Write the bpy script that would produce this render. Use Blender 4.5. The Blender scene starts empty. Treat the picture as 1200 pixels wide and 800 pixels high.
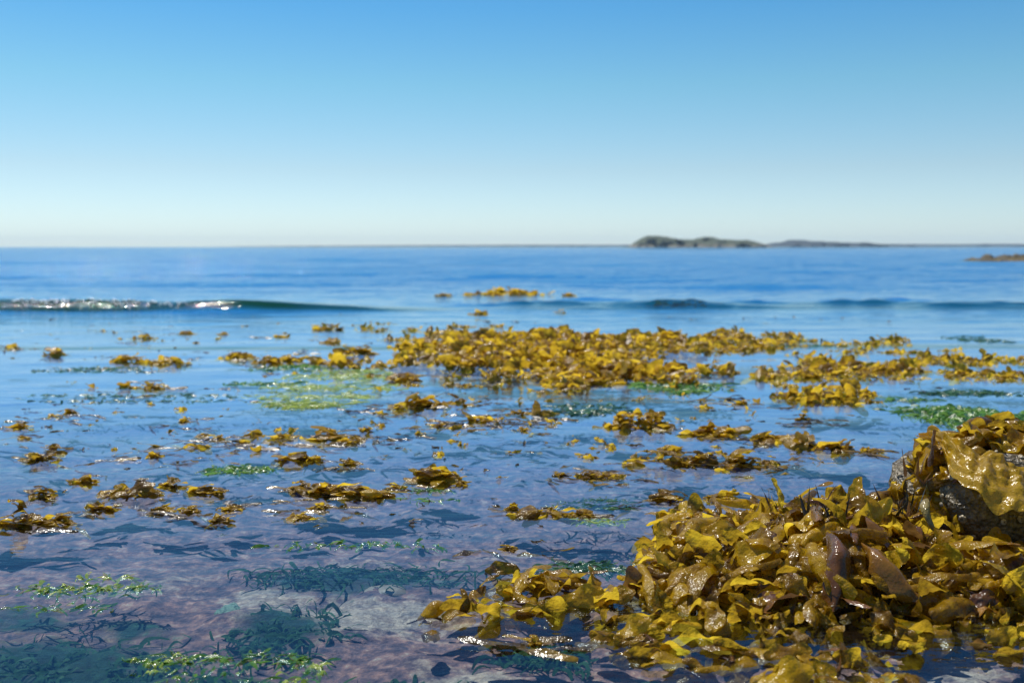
import bpy, bmesh, math, random
import numpy as np
from mathutils import Vector, Matrix, Euler, Quaternion

R = math.radians
PI = math.pi
sc = bpy.context.scene
COL = sc.collection
rng = random.Random(7)
nrs = np.random.RandomState(11)

# ------------------------------------------------------------------ camera maths
CAM_H = 0.80
FPX = 35.0 / 36.0 * 1200.0
PITCH = math.atan((400 - 289) / FPX)
cp, sp = math.cos(PITCH), math.sin(PITCH)


def ray(px, py):
    x = (px - 600) / FPX
    y = -(py - 400) / FPX
    # camera looks along +Y, pitched down
    return Vector((x, cp + y * sp, -sp + y * cp))


def at(px, py, z=0.0):
    d = ray(px, py)
    t = (z - CAM_H) / d.z
    return Vector((d.x * t, d.y * t, z))


def atd(px, py, dist):
    d = ray(px, py)
    t = dist / d.y
    return Vector((d.x * t, dist, CAM_H + d.z * t))


def project(x, y, z):
    dz = z - CAM_H
    depth = y * cp - dz * sp
    up = y * sp + dz * cp
    depth = np.maximum(depth, 1e-3)
    return 600 + FPX * x / depth, 400 - FPX * up / depth


def px_size(px, py):                       # metres per photo pixel at the waterline there
    p = at(px, py)
    return (p.y * cp + CAM_H * sp) / FPX


# ------------------------------------------------------------------ object helpers
def tag(o, label=None, cat=None, group=None, kind=None):
    if label: o['label'] = label
    if cat: o['category'] = cat
    if group: o['group'] = group
    if kind: o['kind'] = kind
    return o


def empty(name, loc):
    o = bpy.data.objects.new(name, None)
    o.location = loc
    o.empty_display_size = 0.05
    COL.objects.link(o)
    return o


def link(name, mesh, parent=None):
    o = bpy.data.objects.new(name, mesh)
    COL.objects.link(o)
    if parent: o.parent = parent
    return o


def mesh_np(name, co, faces, mat=None, smooth=True):
    co = np.asarray(co, dtype=np.float32)
    me = bpy.data.meshes.new(name)
    faces = np.asarray(faces, dtype=np.int32)
    n = faces.shape[1]
    me.vertices.add(len(co)); me.vertices.foreach_set('co', co.ravel())
    me.loops.add(faces.size); me.loops.foreach_set('vertex_index', faces.ravel())
    me.polygons.add(len(faces))
    me.polygons.foreach_set('loop_start', np.arange(0, faces.size, n, dtype=np.int32))
    me.polygons.foreach_set('loop_total', np.full(len(faces), n, dtype=np.int32))
    if smooth: me.polygons.foreach_set('use_smooth', np.ones(len(faces), dtype=bool))
    me.update(calc_edges=True)
    me.validate()
    if mat: me.materials.append(mat)
    return me


def grid_faces(nr, nc, wrap=False):
    f = []
    i = np.arange(nr - 1)[:, None]
    j = np.arange(nc if wrap else nc - 1)[None, :]
    j2 = (j + 1) % nc
    a = i * nc + j; b = i * nc + j2; c = (i + 1) * nc + j2; d = (i + 1) * nc + j
    return np.stack([a, b, c, d], -1).reshape(-1, 4)


def snoise(x, y, seed, wl, octaves=3, dirs=7):
    """sum of randomly directed sines: a smooth, non repeating field about +-1"""
    rs = np.random.RandomState(seed)
    out = np.zeros_like(x, dtype=np.float64)
    amp, tot = 1.0, 0.0
    for o in range(octaves):
        for k in range(dirs):
            a = rs.uniform(0, 2 * PI); kk = 2 * PI / (wl * rs.uniform(0.7, 1.4)); ph = rs.uniform(0, 2 * PI)
            out += amp * np.sin((x * math.cos(a) + y * math.sin(a)) * kk + ph)
        tot += amp * math.sqrt(dirs / 2)
        amp *= 0.5; wl *= 0.5
    return out / tot


# ------------------------------------------------------------------ materials
class NT:
    def __init__(self, name):
        self.m = bpy.data.materials.new(name); self.m.use_nodes = True
        self.t = self.m.node_tree; self.t.nodes.clear()
        self.out = self.n('ShaderNodeOutputMaterial')

    def n(self, typ, **kw):
        nd = self.t.nodes.new(typ)
        for k, v in kw.items():
            if k.startswith('i_'):
                key = k[2:]
                nd.inputs[int(key) if key.isdigit() else key.replace('_', ' ')].default_value = v
            else: setattr(nd, k, v)
        return nd

    def l(self, a, b): self.t.links.new(a, b)

    def ramp(self, fac, stops, interp='LINEAR'):
        r = self.n('ShaderNodeValToRGB'); r.color_ramp.interpolation = interp
        e = r.color_ramp.elements
        while len(e) < len(stops): e.new(0.5)
        for el, (p, c) in zip(e, stops):
            el.position = p; el.color = (*c, 1) if len(c) == 3 else c
        self.l(fac, r.inputs[0]); return r.outputs[0]

    def math(self, op, a, b=None, clamp=False):
        m = self.n('ShaderNodeMath', operation=op, use_clamp=clamp)
        for k, v in enumerate((a, b)):
            if v is None: continue
            if isinstance(v, (int, float)): m.inputs[k].default_value = v
            else: self.l(v, m.inputs[k])
        return m.outputs[0]

    def mapr(self, v, a, b, c, d, smooth=False):
        m = self.n('ShaderNodeMapRange')
        if smooth: m.interpolation_type = 'SMOOTHSTEP'
        for k, x in zip((1, 2, 3, 4), (a, b, c, d)): m.inputs[k].default_value = x
        self.l(v, m.inputs[0]); return m.outputs[0]

    def noise(self, vec, scale, detail=3, rough=0.5, dim='3D', w=None):
        nd = self.n('ShaderNodeTexNoise', noise_dimensions=dim)
        nd.inputs['Scale'].default_value = scale; nd.inputs['Detail'].default_value = detail
        nd.inputs['Roughness'].default_value = rough
        if vec is not None: self.l(vec, nd.inputs['Vector'])
        if w is not None: self.l(w, nd.inputs['W'])
        return nd.outputs['Fac']

    def scaled(self, vec, s):
        m = self.n('ShaderNodeMapping'); m.inputs['Scale'].default_value = s
        self.l(vec, m.inputs['Vector']); return m.outputs[0]

    def mix(self, fac, a, b):
        m = self.n('ShaderNodeMix', data_type='RGBA')
        for k, v in ((0, fac), (6, a), (7, b)):
            if isinstance(v, (int, float)): m.inputs[k].default_value = v
            elif isinstance(v, tuple): m.inputs[k].default_value = (*v, 1)
            else: self.l(v, m.inputs[k])
        return m.outputs[2]


def seaweed_mat(name, dark, mid, light, transl=0.62, rough=0.2, bump=0.55, crinkle=50.0, coat=1.0):
    t = NT(name)
    geo = t.n('ShaderNodeNewGeometry'); oi = t.n('ShaderNodeObjectInfo'); tc = t.n('ShaderNodeTexCoord')
    rnd = t.math('FRACT', t.math('ADD', oi.outputs['Random'], geo.outputs['Random Per Island']))
    n1 = t.noise(tc.outputs['Object'], 30, 4, 0.65, '4D', t.math('MULTIPLY', rnd, 31.0))
    f = t.math('ADD', t.math('MULTIPLY', rnd, 0.66), t.math('MULTIPLY', t.math('SUBTRACT', n1, 0.40), 1.6), clamp=True)
    col = t.ramp(f, [(0.0, dark), (0.42, mid), (1.0, light)])
    spots = t.ramp(t.noise(tc.outputs['Object'], 160, 2, 0.6), [(0.60, (1, 1, 1)), (0.72, (0.45, 0.36, 0.3))])
    mm = t.n('ShaderNodeMix', data_type='RGBA', blend_type='MULTIPLY'); mm.inputs[0].default_value = 0.7
    t.l(col, mm.inputs[6]); t.l(spots, mm.inputs[7]); col = mm.outputs[2]
    h = t.math('ADD', t.noise(tc.outputs['Object'], crinkle, 2, 0.55, '4D', t.math('MULTIPLY', rnd, 17.0)),
               t.math('MULTIPLY', t.noise(tc.outputs['Object'], crinkle * 4.2, 2, 0.5), 0.34))
    b = t.n('ShaderNodeBump'); b.inputs['Strength'].default_value = bump; b.inputs['Distance'].default_value = 0.012
    t.l(h, b.inputs['Height'])
    p = t.n('ShaderNodeBsdfPrincipled'); t.l(col, p.inputs['Base Color'])
    p.inputs['Roughness'].default_value = rough + 0.1; p.inputs['IOR'].default_value = 1.38
    t.l(b.outputs[0], p.inputs['Normal'])
    b2 = t.n('ShaderNodeBump'); b2.inputs['Strength'].default_value = 0.6; b2.inputs['Distance'].default_value = 0.004
    t.l(t.math('ADD', t.noise(tc.outputs['Object'], 105, 2, 0.5), t.math('MULTIPLY', h, 1.6)), b2.inputs['Height'])
    p.inputs['Coat Weight'].default_value = coat; p.inputs['Specular IOR Level'].default_value = 0.25 if coat else 0.05; p.inputs['Coat Roughness'].default_value = 0.13; p.inputs['Coat IOR'].default_value = 1.4
    t.l(b2.outputs[0], p.inputs['Coat Normal'])
    tr = t.n('ShaderNodeBsdfTranslucent')
    g = t.n('ShaderNodeGamma'); g.inputs[1].default_value = 0.72; t.l(col, g.inputs[0])
    t.l(g.outputs[0], tr.inputs[0]); t.l(b.outputs[0], tr.inputs['Normal'])
    mx = t.n('ShaderNodeMixShader'); mx.inputs[0].default_value = transl
    t.l(p.outputs[0], mx.inputs[1]); t.l(tr.outputs[0], mx.inputs[2])
    t.l(mx.outputs[0], t.out.inputs[0])
    return t.m


M = {}
M['weed'] = seaweed_mat('wet_seaweed', (0.055, 0.022, 0.002), (0.32, 0.175, 0.004), (0.66, 0.42, 0.010))
M['weed_far'] = seaweed_mat('wet_seaweed_bank', (0.10, 0.04, 0.003), (0.38, 0.205, 0.004), (0.66, 0.41, 0.010), bump=0.4)
M['brown'] = seaweed_mat('brown_seaweed', (0.05, 0.02, 0.008), (0.10, 0.042, 0.012), (0.17, 0.075, 0.018), 0.25, 0.14, 0.25)
M['dark'] = seaweed_mat('dark_seaweed', (0.012, 0.010, 0.004), (0.028, 0.020, 0.006), (0.06, 0.04, 0.010), 0.15, 0.25)
M['ruffle'] = seaweed_mat('ruffled_seaweed', (0.34, 0.19, 0.010), (0.48, 0.29, 0.016), (0.60, 0.39, 0.024), 0.55, 0.10, 0.7, 34)
M['pale'] = seaweed_mat('pale_seaweed', (0.22, 0.16, 0.05), (0.34, 0.26, 0.08), (0.42, 0.34, 0.13), 0.35, 0.25)
M['scrap'] = seaweed_mat('scrap_seaweed', (0.014, 0.010, 0.005), (0.06, 0.036, 0.006), (0.34, 0.20, 0.010), 0.35, 0.2)
M['green'] = seaweed_mat('green_algae', (0.014, 0.065, 0.010), (0.045, 0.15, 0.016), (0.16, 0.30, 0.03), 0.45, 0.25, 0.2)
M['lime'] = seaweed_mat('lime_algae', (0.12, 0.21, 0.02), (0.26, 0.36, 0.045), (0.42, 0.48, 0.09), 0.45, 0.25, 0.2)
M['teal'] = seaweed_mat('dull_green_algae', (0.012, 0.05, 0.025), (0.025, 0.09, 0.04), (0.06, 0.15, 0.05), 0.4, 0.25, 0.2)


M['sunken'] = seaweed_mat('sunken_algae', (0.014, 0.048, 0.024), (0.022, 0.072, 0.032), (0.04, 0.11, 0.045), 0.4, 0.7, 0.2, coat=0.0)
M['sunken_light'] = seaweed_mat('sunken_light_algae', (0.015, 0.065, 0.015), (0.035, 0.12, 0.02), (0.10, 0.22, 0.03), 0.4, 0.7, 0.2, coat=0.0)
M['choc'] = seaweed_mat('chocolate_seaweed', (0.10, 0.040, 0.008), (0.17, 0.070, 0.010), (0.27, 0.13, 0.014), 0.3, 0.16, 0.2)


def rock_mat(name, c0, c1, c2, scale=30, bump=0.8, rough=0.6):
    t = NT(name); tc = t.n('ShaderNodeTexCoord')
    n = t.noise(tc.outputs['Object'], scale, 6, 0.62)
    v = t.n('ShaderNodeTexVoronoi'); v.inputs['Scale'].default_value = scale * 3.2; t.l(tc.outputs['Object'], v.inputs['Vector'])
    col = t.ramp(n, [(0.3, c0), (0.52, c1), (0.72, c2)])
    h = t.math('ADD', n, t.math('MULTIPLY', v.outputs['Distance'], 0.45))
    b = t.n('ShaderNodeBump'); b.inputs['Strength'].default_value = bump; b.inputs['Distance'].default_value = 0.5 / scale
    t.l(h, b.inputs['Height'])
    p = t.n('ShaderNodeBsdfPrincipled'); p.inputs['Roughness'].default_value = rough
    t.l(col, p.inputs['Base Color']); t.l(b.outputs[0], p.inputs['Normal']); t.l(p.outputs[0], t.out.inputs[0])
    return t.m


M['rock'] = rock_mat('wet_rock', (0.03, 0.022, 0.010), (0.10, 0.075, 0.035), (0.24, 0.19, 0.11), 30, 0.8, 0.35)
M['ledge'] = rock_mat('dark_weedy_ledge', (0.012, 0.008, 0.004), (0.03, 0.018, 0.007), (0.06, 0.035, 0.010), 24, 0.8, 0.5)
M['barnacle'] = rock_mat('barnacle_shell', (0.10, 0.075, 0.04), (0.28, 0.23, 0.14), (0.50, 0.44, 0.33), 60, 0.5, 0.5)
M['slab'] = rock_mat('smooth_stone', (0.12, 0.095, 0.075), (0.16, 0.13, 0.10), (0.19, 0.16, 0.125), 14, 0.15, 0.6)
M['sponge'] = rock_mat('pale_green_sponge', (0.03, 0.09, 0.06), (0.09, 0.17, 0.12), (0.20, 0.28, 0.21), 40, 0.6, 0.7)
M['reef'] = rock_mat('weedy_reef', (0.03, 0.022, 0.008), (0.07, 0.05, 0.012), (0.20, 0.14, 0.02), 1.6, 0.8, 0.7)


def land_mat(name, green, rock, pale, z0, z1):
    t = NT(name); geo = t.n('ShaderNodeNewGeometry'); sx = t.n('ShaderNodeSeparateXYZ'); t.l(geo.outputs['Position'], sx.inputs[0])
    n = t.noise(geo.outputs['Position'], 0.06, 5, 0.6)
    g = t.ramp(n, [(0.35, tuple(c * 0.6 for c in green)), (0.65, green)])
    r = t.ramp(t.noise(geo.outputs['Position'], 0.15, 4, 0.6), [(0.4, rock), (0.62, pale)])
    z = t.math('ADD', sx.outputs['Z'], t.math('MULTIPLY', t.math('SUBTRACT', n, 0.5), 8.0))
    f = t.mapr(z, z0, z1, 0, 1, True)
    p = t.n('ShaderNodeBsdfPrincipled'); p.inputs['Roughness'].default_value = 0.9
    t.l(t.mix(f, r, g), p.inputs['Base Color']); t.l(p.outputs[0], t.out.inputs[0])
    return t.m


M['island'] = land_mat('island_land', (0.045, 0.062, 0.022), (0.06, 0.055, 0.040), (0.17, 0.14, 0.10), 1.5, 5.0)
M['coast'] = land_mat('coast_land', (0.010, 0.022, 0.024), (0.014, 0.026, 0.032), (0.03, 0.042, 0.05), 2.0, 9.0)


def water_mat():
    t = NT('sea_water'); geo = t.n('ShaderNodeNewGeometry'); sx = t.n('ShaderNodeSeparateXYZ')
    pos = geo.outputs['Position']; t.l(pos, sx.inputs[0]); Y = sx.outputs['Y']
    # fine wind ripples, elongated along the wave fronts
    r1 = t.noise(t.scaled(pos, (5.0, 13.0, 1.0)), 1.0, 3, 0.5)
    r2 = t.noise(t.scaled(pos, (18.0, 36.0, 1.0)), 1.0, 2, 0.5)
    r3 = t.noise(t.scaled(pos, (0.9, 2.6, 1.0)), 1.0, 4, 0.6)
    patch = t.mapr(t.noise(t.scaled(pos, (0.22, 0.75, 1.0)), 1.0, 2, 0.5), 0.4, 0.62, 0.35, 1.0)
    near = t.mapr(Y, 8.5, 12.5, 1.0, 0.0, True)
    far = t.mapr(Y, 11.0, 26.0, 0.0, 1.0, True)
    a = t.math('ADD', t.math('MULTIPLY', r1, 0.013), t.math('MULTIPLY', r2, 0.0030))
    a = t.math('MULTIPLY', a, t.math('ADD', t.math('MULTIPLY', near, 0.30), t.math('MULTIPLY', t.math('SUBTRACT', 1.0, near), 1.0)))
    a = t.math('MULTIPLY', a, patch)
    c = t.math('MULTIPLY', t.math('MULTIPLY', r3, 0.125), far)
    crest = t.math('MULTIPLY', t.mapr(sx.outputs['X'], -4.0, -3.0, 1.0, 0.0, True), t.math('MULTIPLY', t.mapr(Y, 11.7, 12.1, 0, 1, True), t.mapr(Y, 12.85, 13.1, 1, 0, True)))
    chop = t.math('MULTIPLY', t.math('MULTIPLY', t.noise(pos, 9, 2, 0.65), 0.030), crest)
    c = t.math('ADD', c, t.math('MULTIPLY', t.math('MULTIPLY', t.noise(t.scaled(pos, (3.0, 8.0, 1.0)), 1.0, 3, 0.6), 0.050), far))
    h = t.math('ADD', t.math('ADD', a, c), chop)
    b = t.n('ShaderNodeBump'); b.inputs['Strength'].default_value = 1.0; b.inputs['Distance'].default_value = 1.0
    t.l(h, b.inputs['Height'])
    fr = t.n('ShaderNodeFresnel'); fr.inputs['IOR'].default_value = 1.333; t.l(b.outputs[0], fr.inputs['Normal'])
    tr = t.n('ShaderNodeBsdfTransparent')
    tint = t.mix(t.mapr(Y, 9.0, 15.0, 0.0, 1.0, True), (0.80, 0.90, 0.94), (0.62, 0.84, 0.92))
    lip = t.math('MULTIPLY', t.mapr(sx.outputs['X'], -1.6, -0.2, 1.0, 0.0, True), t.math('MULTIPLY', t.mapr(Y, 12.2, 12.5, 0, 1, True), t.mapr(Y, 13.0, 13.4, 1, 0, True)))
    tint = t.mix(lip, tint, (0.07, 0.17, 0.01))
    lip2 = t.math('MULTIPLY', t.mapr(sx.outputs['X'], -0.8, 0.4, 0.0, 1.0, True), t.math('MULTIPLY', t.mapr(Y, 12.4, 12.9, 0, 1, True), t.mapr(Y, 13.6, 14.2, 1, 0, True)))
    tint = t.mix(lip2, tint, (0.22, 0.36, 0.26))
    t.l(tint, tr.inputs[0])
    gl = t.n('ShaderNodeBsdfGlossy'); gl.inputs['Color'].default_value = (0.88, 0.97, 1.0, 1); gl.inputs['Roughness'].default_value = 0.04; t.l(b.outputs[0], gl.inputs['Normal'])
    mx = t.n('ShaderNodeMixShader'); t.l(fr.outputs[0], mx.inputs[0]); t.l(tr.outputs[0], mx.inputs[1]); t.l(gl.outputs[0], mx.inputs[2])
    t.l(mx.outputs[0], t.out.inputs[0])
    return t.m


def seabed_mat():
    t = NT('seabed'); geo = t.n('ShaderNodeNewGeometry'); pos = geo.outputs['Position']
    sx = t.n('ShaderNodeSeparateXYZ'); t.l(pos, sx.inputs[0])
    at_ = t.n('ShaderNodeAttribute', attribute_name='sand'); ag = t.n('ShaderNodeAttribute', attribute_name='algae')
    n1 = t.noise(pos, 7, 6, 0.62); n2 = t.noise(pos, 26, 5, 0.65); n3 = t.noise(pos, 90, 3, 0.6)
    cor = t.ramp(n2, [(0.34, (0.036, 0.031, 0.046)), (0.48, (0.125, 0.080, 0.086)), (0.58, (0.24, 0.132, 0.112)), (0.70, (0.38, 0.29, 0.235))])
    sand = t.ramp(n3, [(0.3, (0.20, 0.16, 0.13)), (0.7, (0.42, 0.355, 0.29))])
    alg = t.ramp(n2, [(0.3, (0.006, 0.018, 0.016)), (0.55, (0.012, 0.040, 0.026)), (0.75, (0.03, 0.085, 0.045))])
    sf = t.math('ADD', at_.outputs['Fac'], t.math('ADD', t.math('MULTIPLY', t.math('SUBTRACT', n1, 0.5), 1.5), t.math('MULTIPLY', t.math('SUBTRACT', n2, 0.5), 1.6)))
    sf = t.mapr(sf, 0.30, 0.80, 0, 0.95, True)
    gf = t.math('ADD', ag.outputs['Fac'], t.math('ADD', t.math('MULTIPLY', t.math('SUBTRACT', n1, 0.5), 1.3), t.math('MULTIPLY', t.math('SUBTRACT', n2, 0.5), 1.0)))
    gf = t.mapr(gf, 0.25, 0.80, 0, 1, True)
    col = t.mix(gf, t.mix(sf, cor, sand), alg)
    vo = t.n('ShaderNodeTexVoronoi'); vo.inputs['Scale'].default_value = 42; t.l(pos, vo.inputs['Vector'])
    sv = t.n('ShaderNodeSeparateColor'); t.l(vo.outputs['Color'], sv.inputs[0])
    peb = t.n('ShaderNodeMix', data_type='RGBA', blend_type='MULTIPLY'); peb.inputs[0].default_value = 0.55
    t.l(col, peb.inputs[6]); t.l(t.ramp(sv.outputs[0], [(0.0, (0.55, 0.55, 0.6)), (0.7, (1.0, 1.0, 1.0)), (1.0, (1.5, 1.4, 1.25))]), peb.inputs[7]); col = peb.outputs[2]
    scatter_blue = t.mapr(sx.outputs['Y'], 1.9, 6.5, 0, 0.94, True)  # blue light scattered in the water, painted into the bed colour
    col = t.mix(scatter_blue, col, (0.11, 0.24, 0.50))
    scatter_blue2 = t.mapr(sx.outputs['Y'], 9.0, 30.0, 0, 1, True)  # farther out the bed is painted with more of that scattered blue
    col = t.mix(scatter_blue2, col, (0.006, 0.18, 0.42))
    b = t.n('ShaderNodeBump'); b.inputs['Strength'].default_value = 0.7; b.inputs['Distance'].default_value = 0.02
    t.l(t.math('ADD', n2, t.math('MULTIPLY', n3, 0.4)), b.inputs['Height'])
    p = t.n('ShaderNodeBsdfPrincipled'); p.inputs['Roughness'].default_value = 0.85
    p.inputs['Specular IOR Level'].default_value = 0.1
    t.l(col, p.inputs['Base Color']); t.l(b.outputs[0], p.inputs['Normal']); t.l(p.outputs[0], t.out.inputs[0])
    return t.m


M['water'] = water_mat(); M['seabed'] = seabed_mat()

# ------------------------------------------------------------------ setting: seabed, water
FAR = 6000.0


def rows_y():
    a = list(np.arange(1.2, 10, 0.05)) + list(np.arange(10, 16, 0.03))
    y = 16.0; step = 0.06
    while y < FAR:
        a.append(y); step *= 1.03; y += step
    a.append(FAR)
    b = [-30, -20, -12, -7, -4, -2, -1, -0.3, 0.2, 0.6, 0.9, 1.05]
    return np.array(b + a)


def fan(ys, nc):
    u = np.linspace(-1, 1, nc)
    half = 5.0 + np.abs(ys) * 0.95
    X = u[None, :] * half[:, None]
    Yg = np.repeat(ys[:, None], nc, 1)
    return X, Yg


ys = rows_y(); NC = 520
X, Yg = fan(ys, NC)


def smooth(a, b, v):
    t = np.clip((v - a) / (b - a), 0, 1); return t * t * (3 - 2 * t)


def wave_h(X, Y):
    h = np.zeros_like(X)
    # small breaking wave: tall on the left, dying towards the middle
    yc = 12.75 + 0.16 * np.sin(X * 0.7) + 0.08 * np.sin(X * 2.3 + 1) + np.where(X > -2, (X + 2) * 0.06, 0)
    d = Y - yc
    A = 0.115 * (1 - smooth(-3.4, -1.2, X)) + 0.012 + 0.006 * np.sin(X * 1.9)
    A = A * (0.88 + 0.14 * np.sin(X * 0.9 + 2.0) * np.cos(X * 2.7))
    h += A * np.where(d < 0, np.exp(-(d / 0.215) ** 2), np.exp(-(d / 0.75) ** 2))
    # choppy crest on the left half of it
    mask = (1 - smooth(-3.9, -3.4, X)) * np.exp(-((d + 0.04) / 0.17) ** 2) * smooth(-7.5, -6.2, X)
    h += mask * (0.008 * snoise(X, Y, 5, 0.4, 2) + 0.004 * np.maximum(snoise(X, Y, 6, 0.13, 1), 0))
    # second low wave at right
    for (xc, wx, yc2, A2) in ((2.2, 0.8, 13.3, 0.075), (3.5, 0.5, 14.1, 0.04), (4.9, 0.7, 13.8, 0.065), (6.4, 0.9, 13.4, 0.05), (0.4, 1.0, 13.6, 0.04), (5.6, 0.5, 14.6, 0.045), (1.2, 0.6, 14.7, 0.035)):
        d2 = Y - (yc2 + 0.1 * np.sin(X * 1.7))
        h += A2 * (1 + 0.3 * snoise(X, Y * 2, int(xc * 10) + 60, 0.7, 2)) * np.exp(-((X - xc) / wx) ** 2) * np.where(d2 < 0, np.exp(-(d2 / 0.22) ** 2), np.exp(-(d2 / 0.7) ** 2))
    # low swells beyond
    sw = smooth(15, 24, Y) * (1 - smooth(120, 400, Y))
    h += sw * (0.055 * snoise(X * 0.30, Y, 21, 7.0, 2) + 0.03 * snoise(X * 0.25, Y, 22, 2.6, 2))
    h += 0.004 * smooth(7, 12, Y) * (1 - smooth(60, 100, Y)) * snoise(X * 0.5, Y, 23, 0.8, 2)
    # hardly any swell inside the reef
    h += 0.0015 * snoise(X * 0.6, Y, 24, 0.5, 2) * smooth(1.0, 3, Y) * (1 - smooth(11, 13, Y))
    return h


Zw = wave_h(X, Yg)
water = link('water', mesh_np('water', np.stack([X, Yg, Zw], -1).reshape(-1, 3), grid_faces(len(ys), NC), M['water']))
tag(water, 'clear shallow sea rippling from the weedy foreground out to the horizon', 'sea', kind='structure')


fo = []  # small white beads standing in for sun glints on the wave crest
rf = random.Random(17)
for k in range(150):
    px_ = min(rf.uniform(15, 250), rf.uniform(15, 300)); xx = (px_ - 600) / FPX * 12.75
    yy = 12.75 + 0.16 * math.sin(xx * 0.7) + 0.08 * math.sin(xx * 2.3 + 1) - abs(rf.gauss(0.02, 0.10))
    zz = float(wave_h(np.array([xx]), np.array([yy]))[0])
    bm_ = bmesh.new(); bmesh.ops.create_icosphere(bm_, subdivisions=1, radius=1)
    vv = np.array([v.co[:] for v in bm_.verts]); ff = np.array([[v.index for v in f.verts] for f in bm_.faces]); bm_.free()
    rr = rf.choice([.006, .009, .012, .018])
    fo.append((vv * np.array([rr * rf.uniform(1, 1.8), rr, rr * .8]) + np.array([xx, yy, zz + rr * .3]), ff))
fm = NT('painted_glints'); pf = fm.n('ShaderNodeBsdfPrincipled'); pf.inputs['Base Color'].default_value = (.86, .88, .88, 1); pf.inputs['Roughness'].default_value = .4
fm.l(pf.outputs[0], fm.out.inputs[0])
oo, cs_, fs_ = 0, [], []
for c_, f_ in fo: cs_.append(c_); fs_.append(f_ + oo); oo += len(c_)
tag(link('painted_glints', mesh_np('painted_glints', np.concatenate(cs_), np.concatenate(fs_), fm.m)), 'white beads standing in for sun glints along the crest of the breaking wave at left', 'painted glint', kind='stuff')


def ell(P, Q, lst):
    v = np.zeros_like(P)
    for (cx, cy, rx, ry, a) in lst:
        q = ((P - cx) / rx) ** 2 + ((Q - cy) / ry) ** 2
        v = np.maximum(v, a * np.exp(-q * 0.9))
    return v


ys2 = np.concatenate([[-30, -15, -6, -2, 0.2, 0.9], np.arange(1.3, 7, 0.03), np.arange(7, 20, 0.2), np.geomspace(20, FAR, 60)])
X2, Y2 = fan(ys2, 320)
depth = 0.075 + 0.02 * np.clip(Y2 - 1.8, 0, 4) + 0.05 * np.clip(Y2 - 6, 0, 8) + 0.05 * np.clip(Y2 - 14, 0, 50)
depth = np.where(Y2 < 1.2, 0.075, depth)
P2, Q2 = project(X2, np.maximum(Y2, 0.5), 0 * X2)
sandv = ell(P2, Q2, [(390, 690, 130, 20, 1), (310, 668, 90, 18, .75), (470, 680, 70, 16, .9), (130, 655, 70, 14, .7), (560, 775, 60, 25, .9),
                     (650, 785, 70, 22, .8), (1125, 752, 60, 20, 1), (480, 745, 100, 16, .45), (240, 640, 120, 14, .4), (600, 620, 90, 12, .45),
                     (420, 625, 60, 10, .5), (200, 735, 80, 18, .35), (960, 830, 150, 20, .6), (700, 560, 120, 14, .35), (960, 520, 120, 12, .4)])
algv = ell(P2, Q2, [(70, 760, 150, 55, 1), (330, 705, 55, 26, 1), (430, 648, 130, 15, .8), (460, 790, 130, 22, .9), (280, 780, 140, 24, .9),
                    (30, 690, 70, 20, .6), (700, 665, 70, 10, .8), (640, 730, 50, 12, .6), (760, 770, 60, 18, .7), (150, 700, 60, 12, .7)])
near_ = (1 - smooth(5, 8, Y2)) * smooth(1.0, 1.4, Y2)
sandv *= near_; algv *= near_
Z2 = -depth + near_ * (0.012 * snoise(X2, Y2, 31, 0.35, 3) + 0.03 * algv * (0.6 + 0.5 * snoise(X2, Y2, 32, 0.09, 2)) + 0.012 * sandv)
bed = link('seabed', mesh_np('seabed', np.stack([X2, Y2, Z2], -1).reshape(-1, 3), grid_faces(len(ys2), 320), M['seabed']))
for nm, v in (('sand', sandv), ('algae', algv)):
    a_ = bed.data.attributes.new(nm, 'FLOAT', 'POINT'); a_.data.foreach_set('value', v.astype(np.float32).ravel())
tag(bed, 'seabed of purple-red crust, pale sand patches and dull green algae under the water', 'seabed', kind='structure')

# ------------------------------------------------------------------ far land
def land(name, d, profile, depthm, mat, nx=240, ny=24, rough=0.45, seed=1):
    """profile: photo pixel (x, top y) samples of the skyline of a landmass standing at distance d"""
    px = np.array([p[0] for p in profile], float); py = np.array([p[1] for p in profile], float)
    xs = (px - 600) / FPX * d; hs = (289.3 - py) / FPX * d + CAM_H
    gx = np.linspace(xs[0], xs[-1], nx); hz = np.interp(gx, xs, hs)
    v = np.linspace(-1, 1, ny)
    prof = np.clip(1 - np.abs(v) ** 2.6, 0, 1)
    XX = np.repeat(gx[None, :], ny, 0); YY = d + v[:, None] * depthm + 0 * XX
    nz = snoise(XX, YY, seed, depthm * 0.5, 4)
    ZZ = (hz[None, :] + 1.5) * prof[:, None] * (1 + 0.12 * rough * nz) - 1.5
    YY = YY + snoise(XX, YY, seed + 1, depthm * 0.6, 2) * depthm * 0.25 * (1 - prof[:, None])
    co = np.stack([XX, YY, ZZ], -1).reshape(-1, 3)
    return link(name, mesh_np(name, co, grid_faces(ny, nx), mat))


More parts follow.
